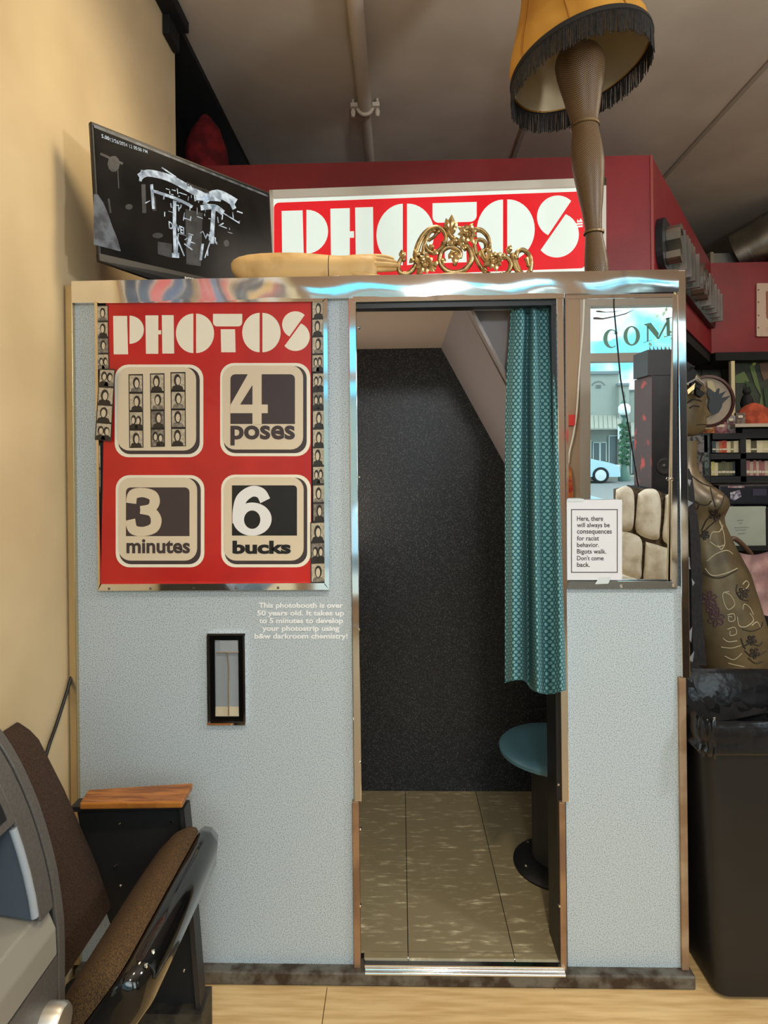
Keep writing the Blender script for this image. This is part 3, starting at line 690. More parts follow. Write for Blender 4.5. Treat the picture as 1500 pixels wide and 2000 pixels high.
# ---- monitor
mTL, mTR, mBL = W(177, 236, -0.04), W(527, 376, 0.48), W(173, 507, -0.04)
mu = (mTR-mTL); mw = mu.length; mu.normalize()
mn = Vector((mu.y, -mu.x, 0)).normalized()              # towards the viewer
mv = mn.cross(mu).normalized(); mv = -mv if mv.z > 0 else mv
mh = (mBL-mTL).length*1.0
mon = thing('monitor', ((mTL+mTR)/2).to_2d().to_3d()+Vector((0, 0, ZTOP)), 'black flat monitor showing machine video, angled on the booth top', 'monitor')
def MPt(u, v, d=0.0): return mTL + mu*(u*mw) + mv*(v*mh) + mn*d
b = MB(); b.obox(MPt(0, 0, -0.014), mu*mw, mv*mh, mn*0.014); b.build('case', M_black, mon, bevel=0.003)
b = MB(); b.obox(MPt(0.02, 0.06, -0.035), mu*mw*0.9, mv*mh*0.8, mn*0.02); b.build('rear_housing', M_black_matte, mon)
chin = MB(); chin.prism([MPt(0, 0.945, 0.003), MPt(1, 0.945, 0.003), MPt(1, 1.0, 0.006), MPt(0.75, 1.045, -0.004), MPt(0.25, 1.045, -0.004), MPt(0, 1.0, 0.006)], -mn*0.016)
chin.build('lower_bezel', mat('bezel_grey', col(44, 43, 42), 0.4), mon)
M_scr = mat('screen_black', col(12, 12, 13), 0.22, c2=col(24, 22, 21), scale=6, lo=0.45, hi=0.6, emit=0.2, spec=0.12)
scr = MB(); scr.obox(MPt(0.012, 0.02, 0.0), mu*mw*0.976, mv*mh*0.925, mn*0.0012); scr = scr.build('screen', M_scr, mon)
def ONM(px, py, d=0.002):
    r_ = ray(px, py); p0 = mTL + mn*d; return CAM + r_*((p0-CAM).dot(mn)/r_.dot(mn))
def c1(x, y): return (120+x*0.4, 200+y*0.4)
M_vl = mat('video_light', col(168, 184, 200), 0.3, c2=col(110, 124, 140), scale=40, emit=0.40)
M_vm = mat('video_mid', col(84, 90, 98), 0.3, c2=col(50, 54, 60), scale=30, emit=0.3)
M_vs = mat('video_dim', col(52, 54, 57), 0.3, c2=col(34, 35, 37), scale=25, emit=0.3)
def vpoly(mb, pts, d=0.002, mi=0): mb.prism([ONM(*c1(*p), d) for p in pts], -mn*0.0004, mi)
def vline(mb, pts, w, d=0.002, mi=0):
    P = crv([Vector((x, y)) for x, y in pts], 4)
    L, R_ = [], []
    for i, p in enumerate(P):
        t_ = (P[min(i+1, len(P)-1)]-P[max(i-1, 0)]).normalized(); q = Vector((-t_.y, t_.x))*w/2
        L.append(p+q); R_.append(p-q)
    vpoly(mb, [tuple(p) for p in L] + [tuple(p) for p in reversed(R_)], d, mi)
vb = MB()
vpoly(vb, [(158, 447), (178, 450), (205, 490), (228, 545), (250, 610), (275, 670), (290, 728), (158, 694)])
vpoly(vb, [(158, 108), (1008, 452), (1008, 462), (158, 122)], 0.002)
vb.build('video_cloth', M_vm, scr)
va = MB()
for pts, w in (([(380, 365), (420, 345), (500, 360), (560, 385), (640, 430), (720, 470)], 34), ([(690, 480), (760, 445), (850, 490)], 40), ([(440, 430), (560, 470), (640, 510)], 14),
    ([(660, 470), (780, 475)], 16), ([(680, 515), (745, 510), (790, 540)], 26), ([(553, 480), (552, 600), (556, 740)], 16), ([(745, 500), (738, 600), (735, 690)], 20), ([(395, 330), (385, 385)], 14), ([(820, 470), (845, 520)], 20),
    ([(440, 400), (450, 520)], 14), ([(555, 640), (600, 750)], 6), ([(570, 640), (565, 750)], 5), ([(690, 690), (680, 770)], 12), ([(630, 650), (620, 700)], 16), ([(600, 690), (640, 720)], 6), ([(740, 640), (700, 760)], 5), ([(790, 540), (870, 590)], 5), ([(490, 318), (560, 365)], 6)):
    vline(va, pts, w, 0.0024)
rv = random.Random(12)
for i in range(70):
    x_ = rv.gauss(640, 90); y_ = 350+(x_-380)*0.33+abs(rv.gauss(0, 120)); x_ = min(max(x_, 390), 860); y_ = min(y_, 560+(x_-380)*0.5)
    a_ = rv.choice((0.35, 1.57, 1.45, 1.7, -0.5, 0.3)); l_ = rv.uniform(8, 40)
    vline(va, [(x_, y_), (x_+l_*0.5*math.cos(a_), y_+l_*0.5*math.sin(a_)), (x_+l_*math.cos(a_), y_+l_*math.sin(a_))], rv.uniform(2, 6), 0.0023)
vpoly(va, [(540, 735), (575, 735), (575, 760), (540, 757)], 0.0024); va.build('video_machine', M_vl, scr)
def vq(f, *a_):
    q_ = MB(); f(q_, *a_); q_.build('video_shade', M_vs, scr)
vq(vpoly, [(605, 520), (690, 540), (680, 800), (610, 790)], 0.002); vq(vline, [(400, 400), (405, 540)], 20, 0.002); vq(vline, [(450, 460), (455, 530)], 18, 0.002); vq(vline, [(275, 330), (280, 420)], 5, 0.002)
vq(vpoly, ell(805, 688, 14, 17, n=12), 0.002); vq(vpoly, [(470, 680), (540, 690), (540, 760), (470, 740)], 0.002); vq(vpoly, ell(330, 510, 18, 14, n=10), 0.002); vq(vpoly, ell(255, 300, 30, 40, n=10), 0.0018)
vq(vline, [(230, 470), (240, 540)], 10, 0.002); vq(vline, [(190, 250), (300, 300)], 12, 0.002); vq(vpoly, ell(470, 650, 26, 14, n=10), 0.002)
def mtext(s, px0, py0, px1, py1, hgt, m, nm, bold=0.0, d=0.0028, parent=None):
    a, b_ = ONM(px0, py0, d), ONM(px1, py1, d); vs_, fs_ = text_shape(s, bold)
    q = MB(); q.add([a + (b_-a)*u - mv*hgt*v for u, v in vs_], fs_); q.build(nm, m, parent or scr)
mtext('12/26/2024 12 05:50 PM', *c1(238, 190), *c1(420, 250), 0.010, M_vl, 'video_caption', 0.01)
mtext('5.00', *c1(196, 172), *c1(234, 186), 0.010, M_vl, 'video_caption', 0.01)
mtext('transmis', *c1(610, 405), *c1(722, 447), 0.014, M_black, 'video_lettering', 0.03, 0.0032)
mtext('D  VEI', *c1(525, 615), *c1(600, 645), 0.022, M_vl, 'video_lettering', 0.02, 0.0026)
mtext('VISI', *c1(690, 660), *c1(755, 690), 0.020, M_vl, 'video_lettering', 0.02, 0.0026)
mtext('acer', *c1(602, 866), *c1(648, 874), 0.010, mat('logo_silver', col(214, 214, 210), 0.3), 'maker_mark', 0.03, 0.0085, mon)
b = MB(); cpt = MPt(0.5, 0.8, -0.05); b.box(cpt.x-0.03, cpt.x+0.03, cpt.y-0.01, cpt.y+0.03, ZTOP+0.01, cpt.z); b.build('stand_neck', M_black, mon)
b = MB(); b.prism([(cpt.x+0.13*math.cos(a), cpt.y+0.02+0.1*math.sin(a), ZTOP) for a in [2*math.pi*i/20 for i in range(20)]], (0, 0, 0.012)); b.build('stand_base', M_black, mon)

# ---- red cloth on the bulkhead ledge
b = MB(); pc0 = W(402, 324, 1.25); rg = []
for i, (py, lo, hi) in enumerate(((330, 360, 446), (315, 361, 444), (295, 362, 441), (275, 368, 436), (255, 375, 430), (240, 384, 420), (230, 391, 412), (224, 397, 404))):
    c_ = W((lo+hi)/2, py, 1.25); rw = (W(hi, py, 1.25)-W(lo, py, 1.25)).length/2; n_ = 20
    rg.append([c_ + Vector((rw*(1+0.08*math.sin(5*a+i))*math.cos(a), 0.7*rw*(1+0.12*math.sin(4*a+i*1.7))*math.sin(a), 0)) for a in [2*math.pi*j/n_ for j in range(n_)]])
zmin = min(p.z for p in rg[0])
for p in rg[0]: p.z = ZS1
tag(b.rings(rg).build('red_cloth', mat('red_fleece', col(140, 28, 34), 0.95, c2=col(96, 18, 24), scale=14, bump=0.5, bscale=40), origin=(pc0.x, 1.25, ZS1), smooth=70), 'crumpled red cloth bundle on the ledge behind the monitor', 'cloth')

# ---- mannequin arm
YA = 0.055
arm = thing('mannequin_forearm', W(560, 546, YA), 'tan mannequin forearm and hand lying on the booth top', 'mannequin arm')
M_arm = mat('mannequin_tan', col(216, 180, 120), 0.5, c2=col(188, 150, 94), scale=16, lo=0.3, hi=0.52, bump=0.04)
def ringx(px, top, bot, dy, n_=24, sq=1.0):
    zt_a = W(px, top, YA).z; zb_a = W(px, bot, YA).z
    zb_a = max(ZTOP+0.001, zb_a-0.030*min(1, max(0, (px-452)/55)))
    c_ = W(px, (top+bot)/2, YA); c_.z = (zt_a+zb_a)/2; rz = (zt_a-zb_a)/2
    return [c_ + Vector((0, dy*math.cos(a), rz*math.sin(a))) for a in [2*math.pi*j/n_ for j in range(n_)]]
b = MB(); b.rings([ringx(*q) for q in ((452.5, 519, 525, 0.006), (454, 513, 531, 0.016), (459, 508, 538, 0.027), (470, 503, 543, 0.038), (486, 499, 546, 0.044), (510, 496.5, 547, 0.047), (545, 495, 546.5, 0.047), (580, 495, 546, 0.046), (615, 497, 544.5, 0.043), (643.5, 499.5, 542, 0.040))])
b.build('forearm', M_arm, arm, smooth=60)
b = MB(); b.rings([ringx(*q) for q in ((643.5, 500.5, 541.5, 0.038), (645, 500.5, 541.5, 0.038))]); b.build('wrist_joint', M_gap, arm)
hand = MB(); hand.rings([ringx(*q) for q in ((645, 499.5, 541.5, 0.039), (660, 500.5, 538.5, 0.036), (674, 500.5, 537.5, 0.036), (688, 499, 541.5, 0.039), (702, 498, 544.5, 0.041), (716, 498, 544.5, 0.040), (728, 499, 542, 0.036), (736, 501, 537, 0.028))])
def finger(px, Y0, r0, r1):
    P = crv([W(x, y, Y0+dy_) for x, y, dy_ in px], 4); hand.tube(P, [r0+(r1-r0)*i/(len(P)-1) if i < len(P)-1 else r1*0.45 for i in range(len(P))], 10)
finger([(708, 502, 0.01), (740, 501, 0.012), (758, 503, 0.01), (769, 507, 0.004)], YA, 0.0085, 0.0052)
finger([(708, 508, -0.012), (742, 508, -0.016), (762, 510.5, -0.016), (775, 513, -0.014)], YA, 0.0090, 0.0052)
finger([(710, 517, -0.022), (745, 516.5, -0.024), (768, 518, -0.022), (780, 519, -0.018)], YA, 0.0095, 0.0056)
finger([(712, 527, -0.018), (745, 526.5, -0.02), (764, 526.5, -0.02), (775, 525, -0.018)], YA, 0.0085, 0.0050)
finger([(686, 532, -0.026), (708, 537, -0.032), (728, 541, -0.03), (744, 541.5, -0.026)], YA, 0.0110, 0.0070)
hand.build('hand', M_arm, arm, smooth=70)
MB().add([W(628, 546, -0.008), W(640, 540, 0.0), W(662, 538, 0.0), (W(670, 546, -0.008))], [(0, 1, 2, 3)]).px([(628, 547), (641, 540), (661, 539), (670, 546)], 0.0, 0.001).build('paper_scrap', M_whprint, arm)

# ---- gilded crest
YC_ = 0.045
cr = thing('gilded_crest', W(905, 541, YC_), 'ornate gilded scrollwork crest with flowers on the booth top', 'ornament')
def k4(x, y, dy=0.0): return W(760+x*0.2, 410+y*0.2, YC_+dy)
def scroll(pts, r0, r1, dy=0.0, flat=0.8, nm='scroll'):
    P = crv([k4(x, y, dy) for x, y in pts], 6); m_ = len(P)-1
    q = MB(); q.tube(P, [(r0+(r1-r0)*i/m_) for i in range(m_+1)], 10, flat=flat)
    q.tube([p + Vector((0, -r0*0.55, 0)) for p in P], [(r0+(r1-r0)*i/m_)*0.45 for i in range(m_+1)], 6)
    for p_, r_ in ((P[-1], r1*1.7), ):
        q.rings([[p_ + Vector((r_*math.sin(t_)*math.cos(a), -r_*math.cos(t_), r_*math.sin(t_)*math.sin(a))) for a in [2*math.pi*j/8 for j in range(8)]] for t_ in [0.2, 0.8, 1.57, 2.3, 2.9]])
    q.build(nm, M_gold, cr, smooth=60)
for pts, r0, r1 in (([(150, 500), (125, 470), (90, 540), (105, 605), (165, 625), (225, 590), (262, 530), (275, 440)], 0.0045, 0.006),
    ([(285, 545), (262, 440), (300, 310), (365, 215), (450, 172), (525, 200), (555, 270), (535, 335)], 0.0075, 0.0045),
    ([(330, 440), (345, 340), (390, 235), (440, 205)], 0.005, 0.003), ([(350, 350), (390, 405), (450, 420), (500, 380), (535, 340)], 0.006, 0.004),
    ([(380, 300), (430, 270), (480, 215)], 0.004, 0.003),
    ([(690, 470), (695, 410), (630, 365), (560, 372), (502, 430), (498, 520), (560, 592), (650, 610), (740, 580), (800, 500), (800, 420), (750, 345), (690, 320), (640, 310)], 0.0048, 0.0066),
    ([(600, 400), (650, 430), (660, 490), (640, 530)], 0.0055, 0.003), ([(690, 310), (625, 280), (585, 220), (570, 160)], 0.006, 0.0055),
    ([(830, 195), (900, 200), (960, 260), (982, 340), (955, 390)], 0.0062, 0.0035), ([(850, 440), (835, 340), (870, 292), (930, 310), (945, 370), (905, 410)], 0.0052, 0.004),
    ([(810, 380), (850, 480), (905, 575), (965, 632)], 0.0055, 0.0045), ([(900, 400), (930, 470), (960, 520)], 0.009, 0.005), ([(1080, 470), (1150, 465), (1188, 530), (1160, 610), (1105, 640)], 0.0055, 0.005),
    ([(1200, 425), (1225, 540), (1275, 628)], 0.006, 0.006), ([(1235, 470), (1255, 410), (1310, 392), (1365, 440), (1385, 530), (1370, 630)], 0.0052, 0.0055), ([(1280, 600), (1245, 520), (1235, 470)], 0.004, 0.004), ([(1340, 470), (1360, 540)], 0.006, 0.003),
    ([(300, 640), (290, 590), (330, 540)], 0.006, 0.004)): scroll(pts, r0*1.3, r1*1.3)
def leafpx(q, bx, by, tx, ty, w, dy=0.0, n_=5):
    A, T = k4(bx, by, dy), k4(tx, ty, dy-0.006); ax = (T-A); s_ = ax.cross(Vector((0, 1, 0))).normalized()
    rr_ = []
    for i in range(n_+1):
        t_ = i/n_; ww = w*math.sin(math.pi*(0.12+0.86*t_)); c_ = A+ax*t_+Vector((0, -0.004*math.sin(math.pi*t_), 0))
        rr_.append([c_+s_*ww, c_+Vector((0, -0.45*ww, 0)), c_-s_*ww, c_+Vector((0, 0.3*ww, 0))])
    q.rings(rr_)
def flower(cx, cy, R_, k_=9, rot=0.0):
    q = MB()
    for i in range(k_):
        a = rot+2*math.pi*i/k_; rr_ = R_*(1.0 if i % 2 else 0.82); leafpx(q, cx+8*math.cos(a), cy+8*math.sin(a), cx+rr_*math.cos(a), cy+rr_*math.sin(a), 0.0085, -0.008)
    for i in range(8):
        a = 2*math.pi*i/8; leafpx(q, cx+6*math.cos(a), cy+6*math.sin(a), cx+34*math.cos(a), cy+34*math.sin(a), 0.0035, -0.014)
    q.lathe(k4(cx, cy, -0.014), [(0.006, 0.006), (0.006, 0.0), (0.004, -0.005), (0.001, -0.006)], 10, (0, 1, 0))
    q.build('flower', M_gold, cr, smooth=40)
flower(352, 530, 118); flower(765, 235, 118, 9, 0.3); flower(1020, 495, 112, 9, 0.6)
for (bx, by, tx, ty, w) in ((600, 230, 612, 45, 0.008), (585, 210, 555, 80, 0.0065), (600, 220, 670, 110, 0.0065), (600, 250, 650, 150, 0.006), (130, 480, 122, 385, 0.006), (130, 470, 95, 420, 0.004), (130, 480, 160, 415, 0.004), (1165, 430, 1185, 338, 0.006), (1170, 430, 1145, 370, 0.005), (1150, 450, 1090, 440, 0.005),
    (640, 320, 560, 330, 0.006), (660, 330, 740, 330, 0.007), (740, 360, 690, 380, 0.006), (260, 470, 195, 520, 0.006), (270, 400, 240, 410, 0.005), (420, 400, 400, 330, 0.006), (480, 390, 430, 440, 0.006), (620, 420, 690, 480, 0.008), (620, 420, 580, 480, 0.006), (640, 440, 640, 540, 0.007), (540, 470, 520, 540, 0.005), (960, 400, 1000, 360, 0.006), (900, 430, 860, 440, 0.006), (1000, 430, 950, 380, 0.007), (950, 560, 920, 590, 0.006), (750, 400, 730, 370, 0.005), (420, 560, 480, 500, 0.006), (430, 540, 440, 600, 0.006)):
    q = MB(); leafpx(q, bx, by, tx, ty, w*1.35, -0.004); q.build('leaf', M_gold, cr, smooth=40)
q = MB(); q.prism([k4(x, y, -0.01) for x, y in ((350, 648), (420, 632), (560, 612), (720, 608), (860, 622), (990, 640), (990, 652), (350, 656))], (0, 0.05, 0)); q.box(k4(360, 650).x, k4(980, 650).x, YC_-0.01, YC_+0.04, ZTOP, k4(600, 640).z); q.build('base', M_gold, cr)

# ---- lamp with fringed shade
YL = 0.26
lamp = thing('fringed_lamp', W(1163, 536, YL), 'tall bronze mesh column lamp with fringed yellow shade on the booth', 'lamp')
M_mesh = bpy.data.materials.new('bronze_mesh'); M_mesh.use_nodes = True
n = M_mesh.node_tree; bs = n.nodes['Principled BSDF']; bs.inputs['Roughness'].default_value = 0.42
uvn = n.nodes.new('ShaderNodeUVMap'); sx = n.nodes.new('ShaderNodeSeparateXYZ'); n.links.new(uvn.outputs[0], sx.inputs[0])
pa = math_('FRACT', math_('MULTIPLY', math_('ADD', sx.outputs['X'], sx.outputs['Y']), 1.0)); pb_ = math_('FRACT', math_('MULTIPLY', math_('SUBTRACT', sx.outputs['X'], sx.outputs['Y']), 1.0))
mx = math_('MINIMUM', pa, pb_); st_ = math_('GREATER_THAN', mx, 0.40)
mixc = n.nodes.new('ShaderNodeMix'); mixc.data_type = 'RGBA'; n.links.new(st_, mixc.inputs[0]); mixc.inputs[6].default_value = col(44, 38, 32); mixc.inputs[7].default_value = col(160, 126, 82)
n.links.new(mixc.outputs[2], bs.inputs['Base Color'])
prof_px = [(86, 10), (92, 24), (102, 38), (114, 45), (126, 47.5), (146, 45.5), (168, 41), (190, 36), (210, 32), (230, 27), (246, 25), (262, 26), (282, 29), (308, 31), (328, 30.5), (350, 28), (372, 25), (392, 22.5), (413, 19), (434, 17), (452, 16), (468, 17), (482, 19), (498, 21), (514, 22.5), (527, 23)]
b = MB(); rg = []; uv = []
for py, hw in prof_px:
    cxp = 1129 + (py-86)*0.083 - 7*math.sin(math.pi*min(1, (py-86)/160))*0 
    c_ = W(cxp, py, YL); rr_ = (W(cxp+hw, py, YL)-c_).length
    rg.append([c_ + Vector((rr_*math.cos(a), rr_*math.sin(a), 0)) for a in [2*math.pi*j/40 for j in range(40)]])
    uv += [(j*44/40, (py)*0.30) for j in range(40)]
rg.append([Vector((p_.x, p_.y, ZTOP+0.028)) for p_ in rg[-1]]); uv += [(j*44/40, 165) for j in range(40)]
b.rings(rg); b.uv = uv; b.build('column', M_mesh, lamp, smooth=60)
for py, hw in ((247, 27), (455, 19)):
    c_ = W(1129+(py-86)*0.083, py, YL); r_c = (W(1129+(py-86)*0.083+hw, py, YL)-c_).length
    MB().lathe(c_, [(r_c-0.003, -0.006), (r_c+0.001, -0.003), (r_c+0.001, 0.003), (r_c-0.003, 0.006)], 32).build('collar', mat('aged_brass', (0.30, 0.22, 0.12, 1), 0.4, 0.9), lamp, smooth=40)
fb = W(1163, 536, YL)
b = MB(); b.lathe((fb.x, YL, ZTOP), [(0.042, 0), (0.044, 0.008), (0.036, 0.02), (0.026, 0.03)], 32); b.build('foot', mat('gloss_black_foot', col(18, 17, 17), 0.12), lamp, smooth=40)
# shade: tilted so that its axis leans
sc_c = W(1132, 128, YL); Rr = (W(1267, 128, YL)-W(998, 128, YL)).length/2
ax = Vector((-0.22, 0.06, 1.0)).normalized(); su = ax.cross(Vector((0, 1, 0))).normalized(); sw = su.cross(ax).normalized()
def SH(a, r_, h_): return sc_c + su*(r_*math.cos(a)) + sw*(r_*math.sin(a)) + ax*h_
Ns = 96; A_ = [2*math.pi*j/Ns for j in range(Ns)]
def scal(a): return 1.0
out = [(Rr, 0.0), (Rr*0.985, 0.035), (Rr*0.90, 0.085), (Rr*0.76, 0.15), (Rr*0.62, 0.22), (Rr*0.50, 0.30), (Rr*0.44, 0.36)]
def lobes(a): return 1.0 + 0.025*math.cos(8*a)
b = MB(); b.rings([[SH(a, r_*(1 if h_ < 0.01 else lobes(a)), h_) for a in A_] for r_, h_ in out], cap=False)
b.build('shade', mat('yellow_shade', col(214, 158, 62), 0.7, c2=col(196, 138, 48), scale=6), lamp, smooth=60)
b = MB(); b.rings([[SH(a, r_*0.972*(1 if h_ < 0.01 else lobes(a)), h_) for a in A_] for r_, h_ in out], cap=False)
b.build('shade_lining', mat('shade_lining', col(196, 180, 146), 0.8), lamp, smooth=60)
b = MB()
for j in range(8):
    a = 2*math.pi*(j+0.5)/8
    b.tube([SH(a, r_*lobes(a)+0.003, h_) for r_, h_ in out], 0.0028, 6)
b.build('piping', mat('shade_piping', col(176, 118, 40), 0.7), lamp)
b = MB(); b.rings([[SH(a, Rr+d_, h_) for a in A_] for d_, h_ in ((0.002, 0.012), (0.005, 0.006), (0.005, -0.004), (0.0, -0.006))], cap=False); b.build('trim_band', mat('fringe_band', col(30, 27, 26), 0.7), lamp)
b = MB(); r2 = random.Random(3)
for i in range(430):
    a = 2*math.pi*i/430 + r2.uniform(-0.004, 0.004); L = 0.066 + r2.uniform(-0.008, 0.006); w = 0.0016
    t_ = (SH(a+0.01, Rr, 0)-SH(a, Rr, 0)).normalized()
    top = SH(a, Rr+0.002, -0.002); bot = top + Vector((r2.uniform(-0.003, 0.003), r2.uniform(-0.003, 0.003), -L))
    o_ = (SH(a, Rr+0.01, 0)-SH(a, Rr, 0)).normalized()*w
    b.rings([[top+t_*w, top+o_, top-t_*w, top-o_], [bot+t_*w*1.3, bot+o_, bot-t_*w*1.3, bot-o_]])
tag(b.build('fringe', mat('fringe_black', col(46, 42, 38), 0.75, c2=col(24, 22, 21), scale=90), lamp), kind='stuff')
b = MB(); p = W(1131, 88, YL); b.lathe(p, [(0.012, 0), (0.016, 0.01), (0.012, 0.02), (0.014, 0.03), (0.014, 0.06), (0.02, 0.065), (0.02, 0.12), (0.01, 0.13)], 14); b.build('lamp_socket', mat('brass', (0.72, 0.55, 0.26, 1), 0.3, 1.0), lamp, smooth=40)
b = MB()
for s_ in (-1, 1): b.tube([p+Vector((0, 0, 0.02)), p+Vector((s_*0.035, 0, 0.05)), p+Vector((s_*0.045, 0, 0.16)), sc_c+ax*0.33], 0.002, 6)
b.build('harp', MATS['brass'], lamp)

# ================================================================== LEFT FOREGROUND
# ---- cash machine
ZA = 1.0; YA_ = CAM.y + ZA                # far side plane
edge_px = [(-40, 1368), (0, 1420), (22, 1452), (42, 1487), (60, 1525), (77, 1567), (92, 1612), (104, 1655), (114, 1700), (121, 1745), (126, 1790), (128, 1835), (128, 1900), (128, 2000), (127, 2400)]
fp = [W(x, y, YA_) for x, y in edge_px]; fp = [(p.x, max(p.z, 0.0)) for p in fp]
atm = thing('cash_machine', (XW+0.2, YA_-0.35, 0), 'grey plastic cash machine with a recessed tray at the bottom left', 'cash machine')
M_atm = mat('atm_grey', col(84, 81, 78), 0.42, c2=col(76, 73, 70), scale=200)
M_atm2 = mat('atm_silver', col(138, 134, 124), 0.4)
XBK = XW+0.004
def profile(z0=None, z1=None, inset=0.0):
    P = [(x-inset, z) for x, z in fp]
    if z0 is None: return P
    out_ = []
    for (a, b_) in zip(P[:-1], P[1:]):          # descending z
        for zc in (z1, z0):
            if b_[1] < zc < a[1]: t_ = (zc-a[1])/(b_[1]-a[1]); out_.append((a[0]+(b_[0]-a[0])*t_, zc))
        if z0 <= b_[1] <= z1: out_.append(b_)
    return sorted(set(out_), key=lambda q: -q[1])
def slabp(P, ya, yb): return MB().prism([(XBK, ya, P[0][1])] + [(x, ya, z) for x, z in P] + [(XBK, ya, P[-1][1])], (0, yb-ya, 0))
slabp(profile(), YA_-0.020, YA_).build('side_panel', M_atm, atm, bevel=0.002)
slabp(profile(inset=0.006), YA_-0.024, YA_-0.020).build('panel_gap', M_gap, atm)
YPK = YA_-0.062
zf = W(84, 1800, YPK).z; ztp = W(45, 1606, YPK).z
seam_z = WX(127, 1840, fp[11][0]).z if False else W(127, 1842, YA_).z
slabp(profile(zf, 3), YPK, YA_-0.024).build('bezel_cheek', M_atm, atm, bevel=0.003)
P = profile(ztp, 3); slabp(P, YA_-0.75, YPK).build('upper_fascia', M_atm, atm)
P = profile(seam_z+0.002, zf); P[0] = (P[0][0], zf)
low = MB().prism([(XBK, YA_-0.75, zf+0.05)] + [(x-0.012 if i == 0 else x, YA_-0.75, z) for i, (x, z) in enumerate(P)] + [(XBK, YA_-0.75, P[-1][1])], (0, YA_-0.024-(YA_-0.75), 0))
low.build('tray', M_atm2, atm, bevel=0.003)
slabp(profile(-0.1, seam_z-0.002), YA_-0.75, YA_-0.024).build('safe_door', M_atm, atm)
MB().box(XBK, XBK+0.06, YA_-0.75, YPK, zf, ztp).build('recess_back', mat('atm_blue_grey', col(70, 80, 92), 0.4), atm)
MB().prism([(XBK+0.06, YPK-0.001, zf+0.05)] + [(x-0.006, YPK-0.001, z) for x, z in reversed(profile(zf+0.004, ztp))] + [(XBK+0.06, YPK-0.001, ztp)], (0, -0.003, 0)).build('recess_side', MATS['atm_blue_grey'], atm)
b = MB(); a = W(70, 1640, YPK-0.006)
pr = profile(zf+0.01, ztp-0.008)
b.tube([(x-0.004, YPK-0.004, z) for x, z in pr], 0.006, 8); b.build('recess_lip', mat('atm_highlight', col(150, 158, 166), 0.3), atm, smooth=True)
b = MB(); xt = profile(zf-0.01, zf)[0][0]; b.prism([(xt-0.11, YPK-0.05, zf+0.052*0.36+0.001), (xt-0.04, YPK-0.05, zf+0.0135), (xt-0.04, YPK-0.25, zf+0.0135), (xt-0.11, YPK-0.25, zf+0.052*0.36+0.001)], (0, 0, 0.003)); b.build('tray_plate', mat('atm_plate', col(176, 170, 154), 0.4), atm, bevel=0.001)
b = MB(); kp = W(5, 1560, YPK-0.02); kx = [q for q in fp if q[1] < kp.z+0.02][0][0]
b.prism([(x+0.002, YPK-0.015, z) for x, z in profile(kp.z-0.035, kp.z+0.045)] + [(x-0.02, YPK-0.015, z) for x, z in reversed(profile(kp.z-0.035, kp.z+0.045))], (0, -0.3, 0)); b.build('keypad', M_black, atm)
lk = W(95, 1992, YPK+0.005); xk = fp[-2][0]
MB().lathe((xk-0.005, lk.y, lk.z-0.005), [(0.028, 0), (0.028, 0.03), (0.024, 0.036), (0.0, 0.036)], 24, (1, 0, 0)).build('lock_knob', mat('knob_silver', (0.62, 0.60, 0.55, 1), 0.35, 0.9), atm, smooth=40)

# ---- theatre chair
YS_ = -0.195
chair = thing('theatre_seat', (-0.65, YS_-0.2, 0), 'brown upholstered folding theatre seat with black standard and wooden armrest', 'seat')
M_tweed = mat('brown_tweed', col(90, 64, 30), 0.9, c2=col(52, 36, 17), scale=420, detail=1, lo=0.4, hi=0.6, bump=0.3, bscale=420)
M_tweed2 = mat('dark_brown_fabric', col(72, 52, 38), 0.95, c2=col(48, 34, 25), scale=300, lo=0.38, hi=0.6, bump=0.3, bscale=300)
M_lacq = mat('black_lacquer', col(16, 15, 15), 0.10, coat=0.5)
pts = [W(x, y, YS_) for x, y in ((150, 1578), (360, 1572), (367, 1640), (392, 1960), (268, 1962), (160, 1640))]
pts = [(p.x, p.z) for p in pts]
MB().prism([(x, YS_, z) for x, z in pts], (0, 0.02, 0)).build('end_panel', M_black_matte, chair)
rim = MB()
for (a, b_) in ((pts[1], pts[2]), (pts[2], pts[3]), (pts[0], pts[1])):
    d_ = Vector((b_[0]-a[0], 0, b_[1]-a[1])); rim.obox((a[0]-0.006, YS_-0.018, a[1]), d_, (0.012, 0, 0) if abs(d_.z) > abs(d_.x) else (0, 0, 0.012), (0, 0.04, 0))
rim.build('end_panel_flange', mat('flange_dark', col(38, 36, 35), 0.5), chair)
MB().box(pts[4][0], pts[3][0]+0.012, YS_-0.03, YS_+0.05, 0, pts[3][1]).build('foot', mat('foot_iron', col(58, 54, 46), 0.6, c2=col(36, 33, 30), scale=30), chair)
for (x, y) in ((233, 1608), (333, 1606), (226, 1692), (236, 1730), (360, 1895)):
    p = W(x, y, YS_-0.002); MB().lathe(p, [(0.004, 0.002), (0.004, -0.001), (0.002, -0.004)], 8, (0, 1, 0)).build('bolt', M_chrome_flat, chair)
ar = [WZ(155, 1569, 0.615), WZ(356, 1566, 0.615), WZ(377, 1523, 0.622), WZ(172, 1539, 0.618)]
zt_ = 0.615
b = MB(); b.prism([(p.x, p.y, zt_) for p in ar], (0, 0, -0.016)); b.build('armrest', mat('oak_armrest', col(176, 112, 48), 0.35, c2=col(128, 74, 28), scale=12, detail=5, stretch=(1, 8, 1)), chair, bevel=0.004)
